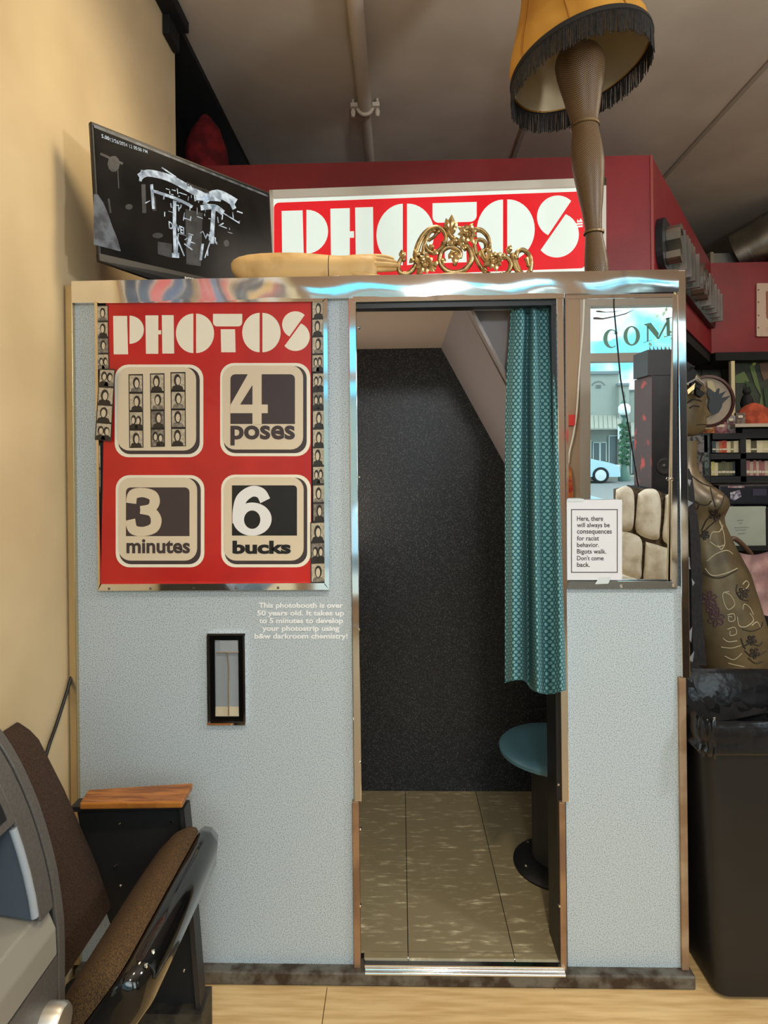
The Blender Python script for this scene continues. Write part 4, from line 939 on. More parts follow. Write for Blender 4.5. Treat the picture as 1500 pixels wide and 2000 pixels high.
# backrest: leaning padded slab
bt, bb = W(50, 1402, YS_-0.06), W(188, 1700, YS_-0.06)
ys = [YS_-0.035, YS_-0.045, YS_-0.10, YS_-0.40, YS_-0.455, YS_-0.462]; sc__ = [0.80, 0.95, 1.0, 1.0, 0.95, 0.8]
dirv = (Vector((bt.x, 0, bt.z))-Vector((bb.x, 0, bb.z))); Lb = dirv.length; dirv.normalize(); nb = Vector((dirv.z, 0, -dirv.x))
if nb.x < 0: nb = -nb
b = MB(); rg = []
for y, s_ in zip(ys, sc__):
    ring = []
    for (l, t_) in ((-0.10, -0.03), (-0.10, 0.03), (0.0, 0.042), (Lb*0.5, 0.048), (Lb*0.85, 0.042), (Lb-0.03, 0.03), (Lb, 0.005), (Lb-0.005, -0.02), (Lb-0.04, -0.03), (Lb*0.5, -0.032)):
        c_ = Vector((bb.x, y, bb.z)) + dirv*(Lb*0.5 + (l-Lb*0.5)*(0.97 if s_ < 0.9 else 1)) + nb*(t_*s_ - 0.045); c_.x = max(c_.x, XW+0.004); ring.append(c_)
    rg.append(ring)
b.rings(rg); b.build('backrest', M_tweed2, chair, smooth=45)
# seat: tipped halfway up
hx, hz = -0.635, 0.355; lx, lz = -0.487, 0.548
sd = Vector((lx-hx, 0, lz-hz)); Ls = sd.length; sd.normalize(); sn = Vector((-sd.z, 0, sd.x))
def seat_ring(y, prof_, k_=1.0, e_=0.0): return [Vector((hx, y, hz)) + sd*(l - e_*(l/Ls)) + sn*(t_*k_) for l, t_ in prof_]
cush = [(0, 0), (0.0, 0.03), (0.08, 0.048), (0.16, 0.05), (Ls-0.03, 0.044), (Ls-0.006, 0.03), (Ls+0.004, 0.012), (Ls, 0.0)]
b = MB(); b.rings([seat_ring(y, cush, k_, e_) for y, k_, e_ in ((YS_-0.022, 0.5, 0.03), (YS_-0.03, 0.85, 0.012), (YS_-0.06, 1, 0), (YS_-0.42, 1, 0), (YS_-0.45, 0.85, 0.012), (YS_-0.458, 0.5, 0.03))]); b.build('seat_cushion', M_tweed, chair, smooth=50)
pan = [(0, -0.002), (Ls, -0.002), (Ls+0.012, -0.006), (Ls+0.020, -0.024), (Ls+0.014, -0.05), (Ls-0.03, -0.078), (Ls*0.5, -0.085), (0.02, -0.06), (0, -0.03)]
b = MB(); b.rings([seat_ring(y, pan, k_, e_) for y, k_, e_ in ((YS_-0.016, 0.55, 0.03), (YS_-0.024, 0.9, 0.008), (YS_-0.06, 1, 0), (YS_-0.42, 1, 0), (YS_-0.455, 0.9, 0.008), (YS_-0.463, 0.55, 0.03))]); b.build('seat_pan', M_lacq, chair, smooth=60)
for y in (YS_-0.40, YS_-0.43):
    p = Vector((hx, y, hz))+sd*(Ls+0.019)+sn*-0.03; MB().lathe(p, [(0.004, -0.002), (0.004, 0.001), (0.002, 0.003)], 8, (1, 0, 0.3)).build('bolt', M_chrome_flat, chair)
b = MB(); b.tube([Vector((hx-0.02, YS_-0.02, hz)), Vector((hx-0.02, YS_-0.45, hz))], 0.018, 10); b.tube([Vector((hx-0.04, YS_-0.25, hz)), Vector((hx-0.04, YS_-0.25, 0.0))], 0.022, 10); b.build('hinge_rail', M_black, chair, smooth=True)

# cable on the wall
b = MB(); b.tube(crv([WX(150, 1285, XW+0.012), WX(134, 1340, XW+0.010), WX(112, 1410, XW+0.010), WX(92, 1468, XW+0.012), WX(70, 1560, XW+0.010)], 5), 0.0045, 8)
tag(b.build('power_cable', M_black, origin=WX(70, 1560, XW+0.010), smooth=True), 'thin black cable hanging down the beige wall beside the booth', 'cable')

# canvases on the left wall, out of frame but in the chrome of the booth
for (ya, yb, cs, lb) in ((-1.0, -0.36, ((30, 34, 48), (60, 84, 120), (214, 92, 78), (52, 70, 92)), 'narrow painted canvas of navy and coral figures on the beige wall'), (-1.75, -1.08, ((206, 84, 72), (36, 36, 44), (96, 128, 160), (214, 98, 84)), 'painted canvas of coral and blue figures on the beige wall'), (-3.0, -1.9, ((26, 24, 28), (150, 40, 40), (206, 160, 60), (24, 22, 26)), 'large painted canvas in black red and yellow on the beige wall')):
    t = thing('painted_canvas', (XW+0.02, (ya+yb)/2, 1.75), lb, 'painting', 'painted canvases on the left wall')
    MB().box(XW+0.001, XW+0.02, ya, yb, 1.75, 2.75).build('canvas', mat('canvas_white', col(210, 200, 186), 0.9), t)
    r3 = random.Random(int(ya*100)); nb_ = 5
    for i in range(nb_):
        y0 = ya + (yb-ya)*(i+0.05)/nb_; y1 = ya + (yb-ya)*(i+0.95)/nb_; c3_ = cs[i % 4]
        pl_ = [(y0, 1.8), (y1, 1.8), (y1-0.02, 2.1+r3.uniform(0, 0.2)), (y1, 2.45), ((y0+y1)/2, 2.6+r3.uniform(-0.05, 0.1)), (y0+0.01, 2.4), (y0, 2.15)]
        MB().prism([(XW+0.02, y, z) for y, z in pl_], (0.002, 0, 0)).build('painted_figure', mat('paint_%d_%d_%d' % c3_, col(*c3_), 0.6), t)

# ================================================================== RIGHT SIDE
# ---- black bin with liner
YBn = -0.06
bl, bt_ = W(1392, 1938, YBn), W(1366, 1470, YBn)
binr = thing('waste_bin', (bl.x+0.2, 0.12, 0), 'square black waste bin with a plastic liner right of the booth', 'waste bin')
zt = W(1420, 1404, YBn).z
xb0, xt0 = bl.x+0.012, W(1372, 1404, YBn).x; wb = 0.36
def brect(x0, w_, y0, d_, z, r=0.03, n_=5):
    out_ = []
    for cx, cy, a0 in ((x0+r, y0+r, 180), (x0+w_-r, y0+r, 270), (x0+w_-r, y0+d_-r, 0), (x0+r, y0+d_-r, 90)):
        out_ += [Vector((cx+r*math.cos(math.radians(a0+90*i/n_)), cy+r*math.sin(math.radians(a0+90*i/n_)), z)) for i in range(n_+1)]
    return out_
b = MB(); b.rings([brect(xb0+0.012, wb-0.024, YBn+0.012, 0.31, 0.0, 0.03), brect(xb0, wb, YBn, 0.334, 0.012, 0.03), brect(xt0, wb+2*(xb0-xt0), YBn-0.012, 0.36, zt-0.02, 0.035), brect(xt0+0.012, wb+2*(xb0-xt0)-0.024, YBn, 0.336, zt-0.02, 0.03), brect(xb0+0.02, wb-0.04, YBn+0.02, 0.29, 0.05, 0.03)])
b.build('bin_body', mat('bin_black', col(25, 24, 24), 0.5, c2=col(20, 20, 20), scale=8), binr, smooth=40)
M_liner = mat('liner_film', col(26, 26, 28), 0.25, bump=0.6, bscale=14)
rg = []; r4 = random.Random(5); nn = 96
def rect_path(x0, w_, y0, d_, z, wob, ph):
    base_ = brect(x0, w_, y0, d_, z, 0.035, 23); out_ = []
    for i, p in enumerate(base_):
        a = 2*math.pi*i/len(base_); k_ = wob*(math.sin(17*a+ph)+0.7*math.sin(31*a+2*ph)+0.5*math.sin(9*a-ph))
        c_ = Vector((x0+w_/2, y0+d_/2, z)); d2 = (p-c_).normalized(); out_.append(p+d2*k_*0.6+Vector((0, 0, k_*1.3)))
    return out_
x0l, wl_ = xt0-0.004, wb+2*(xb0-xt0)+0.008
for (z_, e_, wob, ph) in ((zt-0.092, 0.004, 0.005, 0.3), (zt-0.080, 0.010, 0.002, 0.9), (zt-0.065, 0.003, 0.001, 1.2), (zt-0.045, 0.008, 0.002, 2.0), (zt-0.02, 0.007, 0.003, 2.6), (zt-0.002, 0.006, 0.004, 3.3), (zt+0.006, 0.0, 0.004, 3.6), (zt-0.004, -0.010, 0.002, 4.0), (zt-0.10, -0.03, 0.004, 5.0), (zt-0.2, -0.05, 0.006, 6.0)):
    rg.append(rect_path(x0l-e_, wl_+2*e_, YBn-0.014-e_, 0.362+2*e_, z_, wob, ph))
b = MB(); b.rings(rg, cap=False); b.build('liner', M_liner, binr, smooth=70)
# slack of the bag thrown up against the booth corner and behind
b = MB(); g_ = []
for i in range(13):
    t_ = i/12; x = 1338 + 190*t_; row = []
    ytop = 1283 + 95*t_ + 5*math.sin(t_*9); ybot = 1400 + 8*math.sin(t_*5)
    for j in range(6):
        v = j/5; row.append(W(x, ytop+(ybot-ytop)*v, 0.30-0.06*v+0.012*math.sin(i*1.7+j*2)))
    g_.append(row)
b.rings(g_, cap=False, closed=False); b.rings([[p+Vector((0, 0.012, 0)) for p in r_] for r_ in g_], cap=False, closed=False)
b.build('liner_flap', mat('liner_matte', col(9, 9, 10), 0.9), binr, smooth=70)
if False: b = MB(); P = crv([W(x, y, 0.27) for x, y in ((1345, 1278), (1380, 1300), (1430, 1330), (1480, 1362), (1520, 1385))], 4); b.tube(P, 0.014, 8, flat=0.5); b.build('liner_fold', M_liner, binr, smooth=True)

# ---- tattooed mannequin
YM = 0.66
man = thing('mannequin', W(1410, 1800, YM).to_2d().to_3d(), 'bronze mannequin with inked floral tattoos standing behind the waste bin', 'mannequin')
M_br = mat('bronze_skin', col(122, 104, 74), 0.36, 0.3, c2=col(82, 68, 48), scale=7, detail=4, lo=0.32, hi=0.6)
secs = [(862, 1322, 1362), (885, 1322, 1360), (905, 1318, 1360), (925, 1310, 1366), (940, 1306, 1378), (952, 1306, 1394), (962, 1308, 1408), (974, 1310, 1419), (986, 1314, 1422), (998, 1320, 1417), (1010, 1326, 1412), (1024, 1331, 1414), (1042, 1336, 1422), (1064, 1340, 1432), (1090, 1342, 1446), (1120, 1344, 1462), (1150, 1346, 1471), (1185, 1348, 1482), (1225, 1352, 1494), (1270, 1360, 1504), (1320, 1372, 1512), (1400, 1388, 1508), (1520, 1398, 1498), (1640, 1402, 1486)]
def mring(py, lo, hi, kd=0.78, n_=36, Y=YM):
    c_ = W((lo+hi)/2, py, Y); rx = (W(hi, py, Y)-W(lo, py, Y)).length/2
    return [c_ + Vector((rx*math.cos(a), rx*kd*math.sin(a)*(1.0), 0)) for a in [2*math.pi*j/n_ for j in range(n_)]]
b = MB(); b.rings([mring(*q) for q in secs]); torso = b.build('body', M_br, man, smooth=80)
# bosom: soft rounding added towards the viewer
b = MB(); c_ = W(1390, 985, YM-0.036); R_ = 0.060
b.rings([[c_ + Vector((R_*1.0*math.sin(t_)*math.cos(a), R_*0.9*math.sin(t_)*math.sin(a), R_*0.85*math.cos(t_))) for a in [2*math.pi*j/24 for j in range(24)]] for t_ in [0.15+2.84*i/12 for i in range(13)]])
b.build('chest', M_br, man, smooth=80)
# head in profile, looking right
hp = [(716, 1330, 0.2), (720, 1346, 0.5), (728, 1357, 0.8), (740, 1366, 0.95), (754, 1372, 1), (768, 1374, 1), (778, 1375, 1), (786, 1373, 1), (794, 1372, 0.98), (803, 1372, 0.96), (811, 1371, 0.95), (818, 1371, 0.92), (825, 1372, 0.88), (832, 1372, 0.82), (839, 1371, 0.74), (846, 1366, 0.62), (852, 1356, 0.5)]
bump_ = {728: 0, 740: 0, 754: 1, 768: 2, 778: 5, 786: 5, 794: 7, 803: 12, 811: 18, 818: 8, 825: 9, 832: 8, 839: 5, 846: 4}
b = MB(); rg = []
for py, hi, kd in hp:
    lo = 1290 + (1-kd)*30; c_ = W((lo+hi)/2, py, YM); rx = (W(hi, py, YM)-W(lo, py, YM)).length/2; pm = 1/ (FPX/(YM-CAM.y)); bu = bump_.get(py, 0)*pm
    ring = []
    for j in range(48):
        a = 2*math.pi*j/48; aa = min(a, 2*math.pi-a); e_ = math.exp(-(aa/(0.17 if 790 < py < 822 else 0.32))**2)*bu
        eye = 0.006*math.exp(-((aa-0.42)/0.16)**2)*math.exp(-((py-789)/6.0)**2)
        ring.append(c_ + Vector(((rx+e_-eye)*math.cos(a), (rx*0.74*kd**0.3)*math.sin(a)*(1-0.0*e_), 0)))
    rg.append(ring)
b.rings(rg); head = b.build('head', M_br, man, smooth=80)
def surf_pts(objs, pxs, lift=0.002):
    out_ = []
    for x, y in pxs:
        d_ = ray(x, y).normalized(); best = None
        for bv in objs:
            h_ = bv.ray_cast(CAM, d_)
            if h_[0] is not None and (best is None or h_[3] < best): best = h_[3]
        if best is not None: out_.append(CAM + d_*(best-lift))
    return out_
def bvh_of(o):
    me = o.data; return BVHTree.FromPolygons([v.co + ORG[o.name] for v in me.vertices], [list(p.vertices) for p in me.polygons])
TR = [bvh_of(o) for o in man.children if o.name.split('.')[0] in ('body', 'chest')]; HD = [bvh_of(head)]
M_ink = mat('dark_ink', col(48, 38, 32), 0.6); M_pale = mat('pale_ink', col(196, 182, 150), 0.6); M_plum = mat('plum_ink', col(92, 62, 70), 0.6)
def c7(x, y): return (1300+x*0.35, 900+y*0.35)
def ink(pts, r, m, nm='tattoo_line', bv=TR, cv=c7):
    P = [tuple(p) for p in crv([Vector(cv(*q)) for q in pts], 6)]; S = surf_pts(bv, P, 0.0012)
    if len(S) > 2: b_ = MB(); b_.tube(S, r, 5); b_.build(nm, m, man)
pale = [[(355, 730), (320, 740), (325, 790), (350, 830), (385, 800), (360, 750), (330, 735)], [(430, 690), (450, 670), (465, 690), (440, 720), (420, 705)], [(345, 860), (380, 855), (385, 890), (355, 895), (350, 870), (370, 872)], [(345, 940), (385, 930), (395, 965), (360, 975), (360, 950)], [(400, 870), (410, 920), (450, 925), (490, 890), (470, 850)], [(310, 1040), (370, 1045), (420, 1030)], [(330, 1090), (380, 1110), (425, 1075)], [(350, 1130), (390, 1140), (440, 1150)], [(320, 990), (350, 1010), (400, 1005)], [(245, 440), (260, 400), (300, 395), (320, 360)], [(245, 450), (290, 480), (325, 470)], [(300, 340), (320, 390), (330, 460), (310, 495), (290, 470)], [(300, 330), (312, 360)], [(230, 560), (280, 520), (340, 500), (375, 520)], [(220, 600), (260, 640), (330, 630), (400, 600)], [(480, 920), (510, 900), (530, 930)], [(490, 860), (470, 820), (440, 800), (430, 830)]]
for p_ in pale: ink(p_, 0.0016, M_pale)
dark = [[(160, 230), (200, 245), (235, 245), (255, 225)], [(210, 620), (260, 650), (320, 650), (400, 610)], [(250, 150), (265, 210), (280, 260)], [(330, 180), (315, 240), (290, 280)], [(200, 390), (230, 330), (260, 310), (290, 280)], [(210, 400), (250, 360), (300, 320)], [(165, 225), (185, 240), (175, 270), (160, 255)], [(430, 1040), (470, 1020), (520, 1030), (540, 1010)], [(440, 1060), (480, 1090), (530, 1080), (560, 1060)], [(460, 1100), (500, 1130), (540, 1120)], [(470, 1160), (510, 1180), (540, 1160)], [(430, 940), (480, 950), (530, 930), (540, 900)], [(400, 690), (395, 730), (420, 770), (460, 780)], [(450, 740), (470, 720)], [(120, 60), (180, 110), (240, 140), (300, 150)], [(420, 990), (430, 1020), (445, 1050)]]
for p_ in dark: ink(p_, 0.0022, M_ink)
for (cx, cy, s_) in ((275, 300, 26), (220, 415, 20), (495, 1075, 24), (480, 1000, 22), (430, 740, 26)):
    for i in range(5):
        a = 2*math.pi*i/5+cx; ink([(cx, cy), (cx+s_*math.cos(a), cy+s_*math.sin(a)), (cx+s_*1.2*math.cos(a+0.5), cy+s_*1.2*math.sin(a+0.5)), (cx+s_*0.5*math.cos(a+0.9), cy+s_*0.5*math.sin(a+0.9))], 0.0026, M_ink, 'tattoo_petal')
for (cx, cy, s_) in ((245, 770, 34), (285, 880, 36), (265, 830, 28)):
    for i in range(6):
        a = 2*math.pi*i/6+cy; ink([(cx, cy), (cx+s_*math.cos(a), cy+s_*math.sin(a)), (cx+s_*1.25*math.cos(a+0.5), cy+s_*1.25*math.sin(a+0.5)), (cx+s_*0.5*math.cos(a+0.9), cy+s_*0.5*math.sin(a+0.9))], 0.0024, M_plum, 'tattoo_petal')
def c6(x, y): return (1240+x*0.31, 380+y*0.31)
ink([(345, 1345), (375, 1330), (405, 1335)], 0.0032, M_ink, 'eyelid', HD, c6)
ink([(330, 1315), (370, 1290), (420, 1300)], 0.0030, M_ink, 'eyebrow', HD, c6)
ink([(390, 1450), (425, 1447), (450, 1450)], 0.0022, M_ink, 'lips', HD, c6)
# black veil, feathers and tinsel on the head and shoulder
vb_ = MB()
for pts_ in ([(1336, 722), (1352, 716), (1362, 728), (1356, 742), (1336, 750)], [(1340, 705), (1358, 716), (1344, 728)], [(1352, 738), (1372, 752), (1366, 762), (1350, 752)], [(1360, 756), (1378, 768), (1370, 776), (1360, 770)]): vb_.px(pts_, YM-0.10, 0.02)
vb_.build('black_headdress', M_black_matte, man)
b = MB(); b.tube(crv([W(x, y, YM-0.115) for x, y in ((1338, 752), (1352, 744), (1362, 738))], 4), 0.003, 6); b.tube(crv([W(x, y, YM-0.115) for x, y in ((1362, 738), (1368, 744), (1374, 748))], 4), 0.003, 6); b.build('silver_comb', mat('dull_silver', col(150, 146, 138), 0.5), man)
b = MB(); b.px([(1342, 762), (1358, 748), (1356, 760), (1344, 770)], YM-0.125, 0.004); b.build('gold_hairpin', M_gold, man)
sh = MB(); rg = []
for py, lo, hi in ((915, 1330, 1346), (935, 1330, 1353), (960, 1330, 1356), (990, 1330, 1358), (1020, 1330, 1364), (1060, 1330, 1368), (1100, 1330, 1370), (1150, 1330, 1371), (1200, 1330, 1372), (1250, 1330, 1376), (1300, 1330, 1380)):
    rg.append([W(lo, py, 0.50+0.01*math.sin(py*0.13)), W((lo+hi)/2, py, 0.45+0.012*math.sin(py*0.09)), W(hi, py, 0.50), W((lo+hi)/2, py, 0.54)])
sh.rings(rg); sh.build('black_shawl', mat('black_lace', col(20, 20, 23), 0.9, c2=col(34, 35, 38), scale=60), man, smooth=30)
for q_ in ([(1341, 935), (1350, 938), (1347, 950)], [(1340, 975), (1354, 982), (1341, 992)], [(1340, 1075), (1347, 1090), (1342, 1110), (1349, 1112)], [(1351, 1130), (1357, 1138), (1353, 1145)], [(1342, 1240), (1352, 1225), (1350, 1255)], [(1343, 1290), (1356, 1272), (1352, 1300)]):
    b = MB(); b.px(q_, 0.44, 0.003); b.build('silver_patch', mat('silver_lace', col(150, 150, 150), 0.6), man)

# ---- far side: shelves and what stands on them
M_shelf = mat('shelf_black', col(22, 21, 23), 0.5)
YSH = 1.75
def fb_(mb, x0, y0, x1, y1, Y, d, mi=0):          # upright box with its face at Y
    a, c_ = W(x0, y1, Y), W(x1, y0, Y); return mb.box(a.x, c_.x, Y, Y+d, a.z, c_.z, mi)
struct('wall_far', fb_(MB(), 1180, 600, 1900, 1300, 2.9, 0.05), mat('far_wall_grey', col(96, 96, 86), 0.9, c2=col(78, 80, 74), scale=3))
sv = MB()
for q_ in ([(1370, 705), (1371, 705), (1371, 900), (1370, 900)], [(1405, 705), (1407, 705), (1416, 760), (1414, 760)]): sv.px(q_, 2.895, 0.004)
struct('trim_4', sv, M_black_matte)
b = MB(); fb_(b, 1429, 705, 1435, 812, 2.5, 0.03); o_ = b.build('trim_5', mat('cream_post', col(224, 208, 164), 0.6)); o_['kind'] = 'structure'
# green painted board
t = thing('painted_board', W(1500, 830, 2.62), 'dark board painted with green swirling shapes on the right', 'painting')
b = MB(); fb_(b, 1437, 700, 1640, 840, 2.62, 0.03); b.build('board', mat('board_dark', col(66, 72, 60), 0.7, c2=col(48, 54, 48), scale=8), t)
M_gr1 = mat('paint_green', col(98, 118, 70), 0.7); M_gr2 = mat('paint_dark_green', col(58, 78, 52), 0.7); M_br2 = mat('paint_brown', col(110, 86, 70), 0.7)
def gpoly(pts_, m, dd_=0.0): 
    q = MB(); q.px([(1330+x*0.1133, 680+y*0.1133) for x, y in pts_], 2.616-dd_, 0.004+dd_); q.build('paint_shape', m, t)
gpoly([(940, 470), (1090, 400), (1180, 560), (1150, 600), (940, 600)], M_gr1); gpoly([(1180, 320), (1250, 260), (1330, 560), (1400, 850), (1440, 1120), (1340, 1020), (1380, 820), (1280, 640)], M_gr1, 0.004); gpoly([(1240, 220), (1320, 215), (1270, 300), (1230, 290)], mat('paint_lime', col(176, 178, 92), 0.7), 0.004)
gpoly([(1350, 260), (1560, 220), (1600, 480), (1430, 560), (1380, 420)], M_br2, 0.002); gpoly([(1100, 560), (1230, 620), (1260, 900), (1180, 820)], M_gr2, 0.002); gpoly([(1420, 700), (1600, 650), (1600, 1000), (1470, 1100)], M_gr2, 0.003)
# round sign
t = thing('round_sign', W(1383, 830, 1.60), 'round pale sign with maroon rim and dark spiky splash behind the mannequin', 'sign')
cS = W(1384, 783.5, 1.60); rS = (W(1436, 783, 1.60)-W(1384, 783, 1.60)).length
MB().lathe(cS+Vector((0, 0.02, 0)), [(rS, 0), (rS, -0.02), (rS*0.9, -0.024), (rS*0.88, -0.012)], 48, (0, 1, 0)).build('rim', mat('sign_maroon', col(62, 24, 26), 0.5), t, smooth=40)
MB().lathe(cS+Vector((0, 0.012, 0)), [(rS*0.9, 0), (rS*0.9, -0.004), (0.001, -0.0042)], 48, (0, 1, 0)).build('disc', mat('sign_taupe', col(150, 136, 116), 0.5), t)
b = MB(); b.px([(1330+x*0.1133, 680+y*0.1133) for x, y in [(480, 690), (560, 760), (650, 690), (670, 700), (655, 790), (780, 735), (700, 855), (860, 815), (720, 950), (700, 1030), (650, 1110), (520, 1160), (470, 1000), (500, 880), (450, 780)]], 1.586, 0.004); b.build('splash', mat('sign_slate', col(44, 50, 56), 0.5), t)
b = MB(); b.px([(1330+x*0.1133, 680+y*0.1133) for x, y in [(450, 560), (540, 560), (610, 740), (580, 760), (460, 670)]], 1.585, 0.004); b.build('pale_patch', mat('sign_cream', col(170, 160, 124), 0.5), t)
# shelving unit
shf = thing('shelf_unit', W(1450, 1000, YSH), 'black shelving unit with rows of books at the right edge', 'shelf')
for (x0, y0, x1, y1, nm) in ((1392, 846, 1450, 858, 'shelf_board'), (1450, 836, 1560, 856, 'shelf_board'), (1386, 884, 1560, 897, 'shelf_board'), (1384, 929, 1560, 942, 'shelf_board'), (1447, 856, 1457, 942, 'upright'), (1380, 846, 1387, 942, 'upright')):
    b = MB(); fb_(b, x0, y0, x1, y1, YSH, 0.24); b.build(nm, M_shelf, shf)
for (x0, y0, x1, y1, nm) in ((1384, 846, 1560, 942, 'back_panel'),):
    b = MB(); fb_(b, x0, y0, x1, y1, YSH+0.24, 0.01); b.build(nm, M_black_matte, shf)
rb = random.Random(9)
def books(xa, xb, yb, yt, cols, wmin, wmax, lab, gr):
    x = xa; i = 0
    ordn = ['first', 'second', 'third', 'fourth', 'fifth', 'sixth', 'seventh', 'eighth', 'ninth', 'tenth', 'eleventh', 'twelfth']
    while x < xb-1 and i < 12:
        w = rb.uniform(wmin, wmax); c_, cn = cols[i % len(cols)]; x2 = min(x+w, xb)
        b = MB(); top = yt + rb.uniform(0, 3); fb_(b, x, top, x2-0.4, yb, YSH+0.02, 0.16, 0)
        a, d_ = W(x+0.3, yb-5, YSH+0.0195), W(x2-0.7, top+8, YSH+0.0195)
        b.box(a.x, d_.x, YSH+0.0188, YSH+0.02, a.z, a.z+(d_.z-a.z)*0.3, 1)
        p = W((x+x2)/2, yb, YSH+0.02)
        tag(b.build('book', [mat('book_%d_%d_%d' % c_, col(*c_), 0.6), mat('book_band', col(206, 196, 170), 0.6)], origin=p), '%s book, %s from the left on the %s' % (cn, ordn[i], lab), 'book', gr)
        x = x2; i += 1
books(1391, 1444, 884, 860, (((60, 70, 72), 'slate'), ((150, 140, 130), 'grey'), ((176, 96, 52), 'orange'), ((172, 60, 40), 'red'), ((206, 190, 150), 'cream'), ((120, 110, 70), 'olive'), ((212, 198, 160), 'pale'), ((208, 192, 150), 'cream')), 6, 9, 'upper shelf left of the upright', 'books on the upper shelf')
books(1457, 1530, 884, 858, (((200, 188, 150), 'cream'), ((80, 74, 50), 'dark'), ((206, 194, 160), 'pale'), ((190, 180, 140), 'ivory'), ((140, 136, 80), 'olive')), 8, 15, 'upper shelf right of the upright', 'books on the upper shelf')
books(1389, 1436, 929, 901, (((196, 180, 110), 'straw'), ((206, 190, 150), 'cream'), ((92, 92, 60), 'olive'), ((84, 86, 58), 'moss'), ((96, 94, 62), 'olive'), ((80, 80, 56), 'moss'), ((36, 36, 44), 'black')), 6, 9, 'lower shelf left of the upright', 'books on the lower shelf')
books(1458, 1530, 929, 899, (((150, 96, 96), 'rose'), ((176, 150, 130), 'tan'), ((150, 92, 92), 'rose'), ((182, 156, 136), 'tan'), ((146, 90, 90), 'rose')), 5, 8, 'lower shelf right of the upright', 'books on the lower shelf')
# things on the shelf top
def lump(name, px0, py0, px1, py1, Y, m, label, cat, seed=0, kd=0.5):
    c_ = W((px0+px1)/2, py1, Y); hw = (W(px1, py1, Y)-W(px0, py1, Y)).length/2; hh = W(px0, py0, Y).z-W(px0, py1, Y).z
    rg_ = []; r_ = random.Random(seed)
    for i in range(9):
        t_ = i/8; k_ = math.sqrt(max(0.02, 1-t_**1.8))
        rg_.append([c_ + Vector((hw*k_*(1+0.14*math.sin(4*a+i+seed))*math.cos(a), hw*kd*k_*(1+0.1*math.sin(5*a-i))*math.sin(a), hh*t_)) for a in [2*math.pi*j/22 for j in range(22)]])
    return tag(MB().rings(rg_).build(name, m, origin=c_, smooth=70), label, cat)
lump('orange_cloth', 1437, 787, 1508, 830, YSH+0.08, mat('orange_knit', col(178, 78, 46), 0.9, c2=col(140, 56, 34), scale=20, bump=0.4), 'crumpled orange cloth heaped on the shelf top', 'cloth', 3)
b = MB(); fb_(b, 1436, 826, 1560, 834, YSH-0.04, 0.28); tag(b.build('shelf_top_board', mat('pale_board', col(176, 164, 144), 0.7), origin=W(1490, 834, YSH-0.04)), 'pale board laid along the top of the black shelves', 'board')
t = thing('cat_figurine', W(1460, 795, YSH+0.14), 'small black cat figurine in front of the green painting', 'figurine')
c_ = W(1459, 796, YSH+0.14)
MB().lathe(c_, [(0.030, 0), (0.036, 0.02), (0.032, 0.045), (0.022, 0.07), (0.012, 0.082)], 16).build('body', M_black_matte, t, smooth=True)
hq = c_+Vector((-0.006, -0.01, 0.092)); MB().rings([[hq+Vector((0.024*math.sin(u)*math.cos(a), 0.02*math.sin(u)*math.sin(a), 0.02*math.cos(u))) for a in [2*math.pi*j/12 for j in range(12)]] for u in [0.2, 0.7, 1.2, 1.7, 2.2, 2.9]]).build('head', M_black_matte, t, smooth=True)
for s_ in (-1, 1): MB().lathe(hq+Vector((s_*0.014, 0, 0.012)), [(0.008, 0), (0.001, 0.02)], 6).build('ear', M_black_matte, t)
for (x0, y0, x1, y1, cc, lb) in ((1372, 828, 1396, 846, (214, 150, 44), 'yellow and red comic lying below the round sign'), (1396, 824, 1420, 848, (170, 120, 118), 'pinkish comic standing left of the silver foil packet'), (1420, 812, 1437, 846, (150, 148, 142), 'silver foil packet under the white post'), (1438, 806, 1456, 834, (124, 112, 100), 'grey brown box beside the orange cloth')):
    t = thing('small_packet', W((x0+x1)/2, y1, YSH+0.01), lb, 'packet', 'clutter on the shelf top')
    b = MB(); fb_(b, x0, y0, x1-0.6, y1, YSH+0.01, 0.02); b.build('cover', mat('pk_%d' % x0, col(*cc), 0.4, c2=col(cc[0]*0.6, cc[1]*0.35, cc[2]*0.4), scale=26), t)
    b = MB(); fb_(b, x0+4, y0+5, x1-5, y0+10, YSH+0.008, 0.002); b.build('cover_band', mat('book_band', col(206, 196, 170), 0.6), t)
# papers stuck left of the shelf (seen past the mannequin)
t = thing('poster_stack', W(1362, 940, 1.55), 'grey printed posters stuck left of the shelves behind the mannequin', 'posters')
for (x0, y0, x1, y1, cc) in ((1338, 850, 1382, 884, (112, 106, 104)), (1338, 885, 1376, 905, (96, 92, 86)), (1349, 905, 1372, 936, (128, 112, 106)), (1376, 850, 1384, 930, (88, 100, 96))):
    b = MB(); fb_(b, x0, y0, x1, y1, 1.60, 0.004); b.build('sheet', mat('sheet_%d_%d' % (x0, y0), col(*cc), 0.8, c2=col(cc[0]*0.5, cc[1]*0.5, cc[2]*0.5), scale=70, lo=0.42, hi=0.5), t)
b = MB(); fb_(b, 1335, 846, 1386, 950, 1.604, 0.02); q0 = W(1335, 950, 1.604); b.box(q0.x, q0.x+0.12, 1.604, 1.624, 0, q0.z); b.build('backing', M_shelf, t)
b = MB(); text_px(b, 'Q', 1343, 887, 1358, 900, 1.598, bold=0.01); text_px(b, '/', 1366, 884, 1374, 902, 1.598, bold=0.01); b.build('lettering', M_black_matte, t)
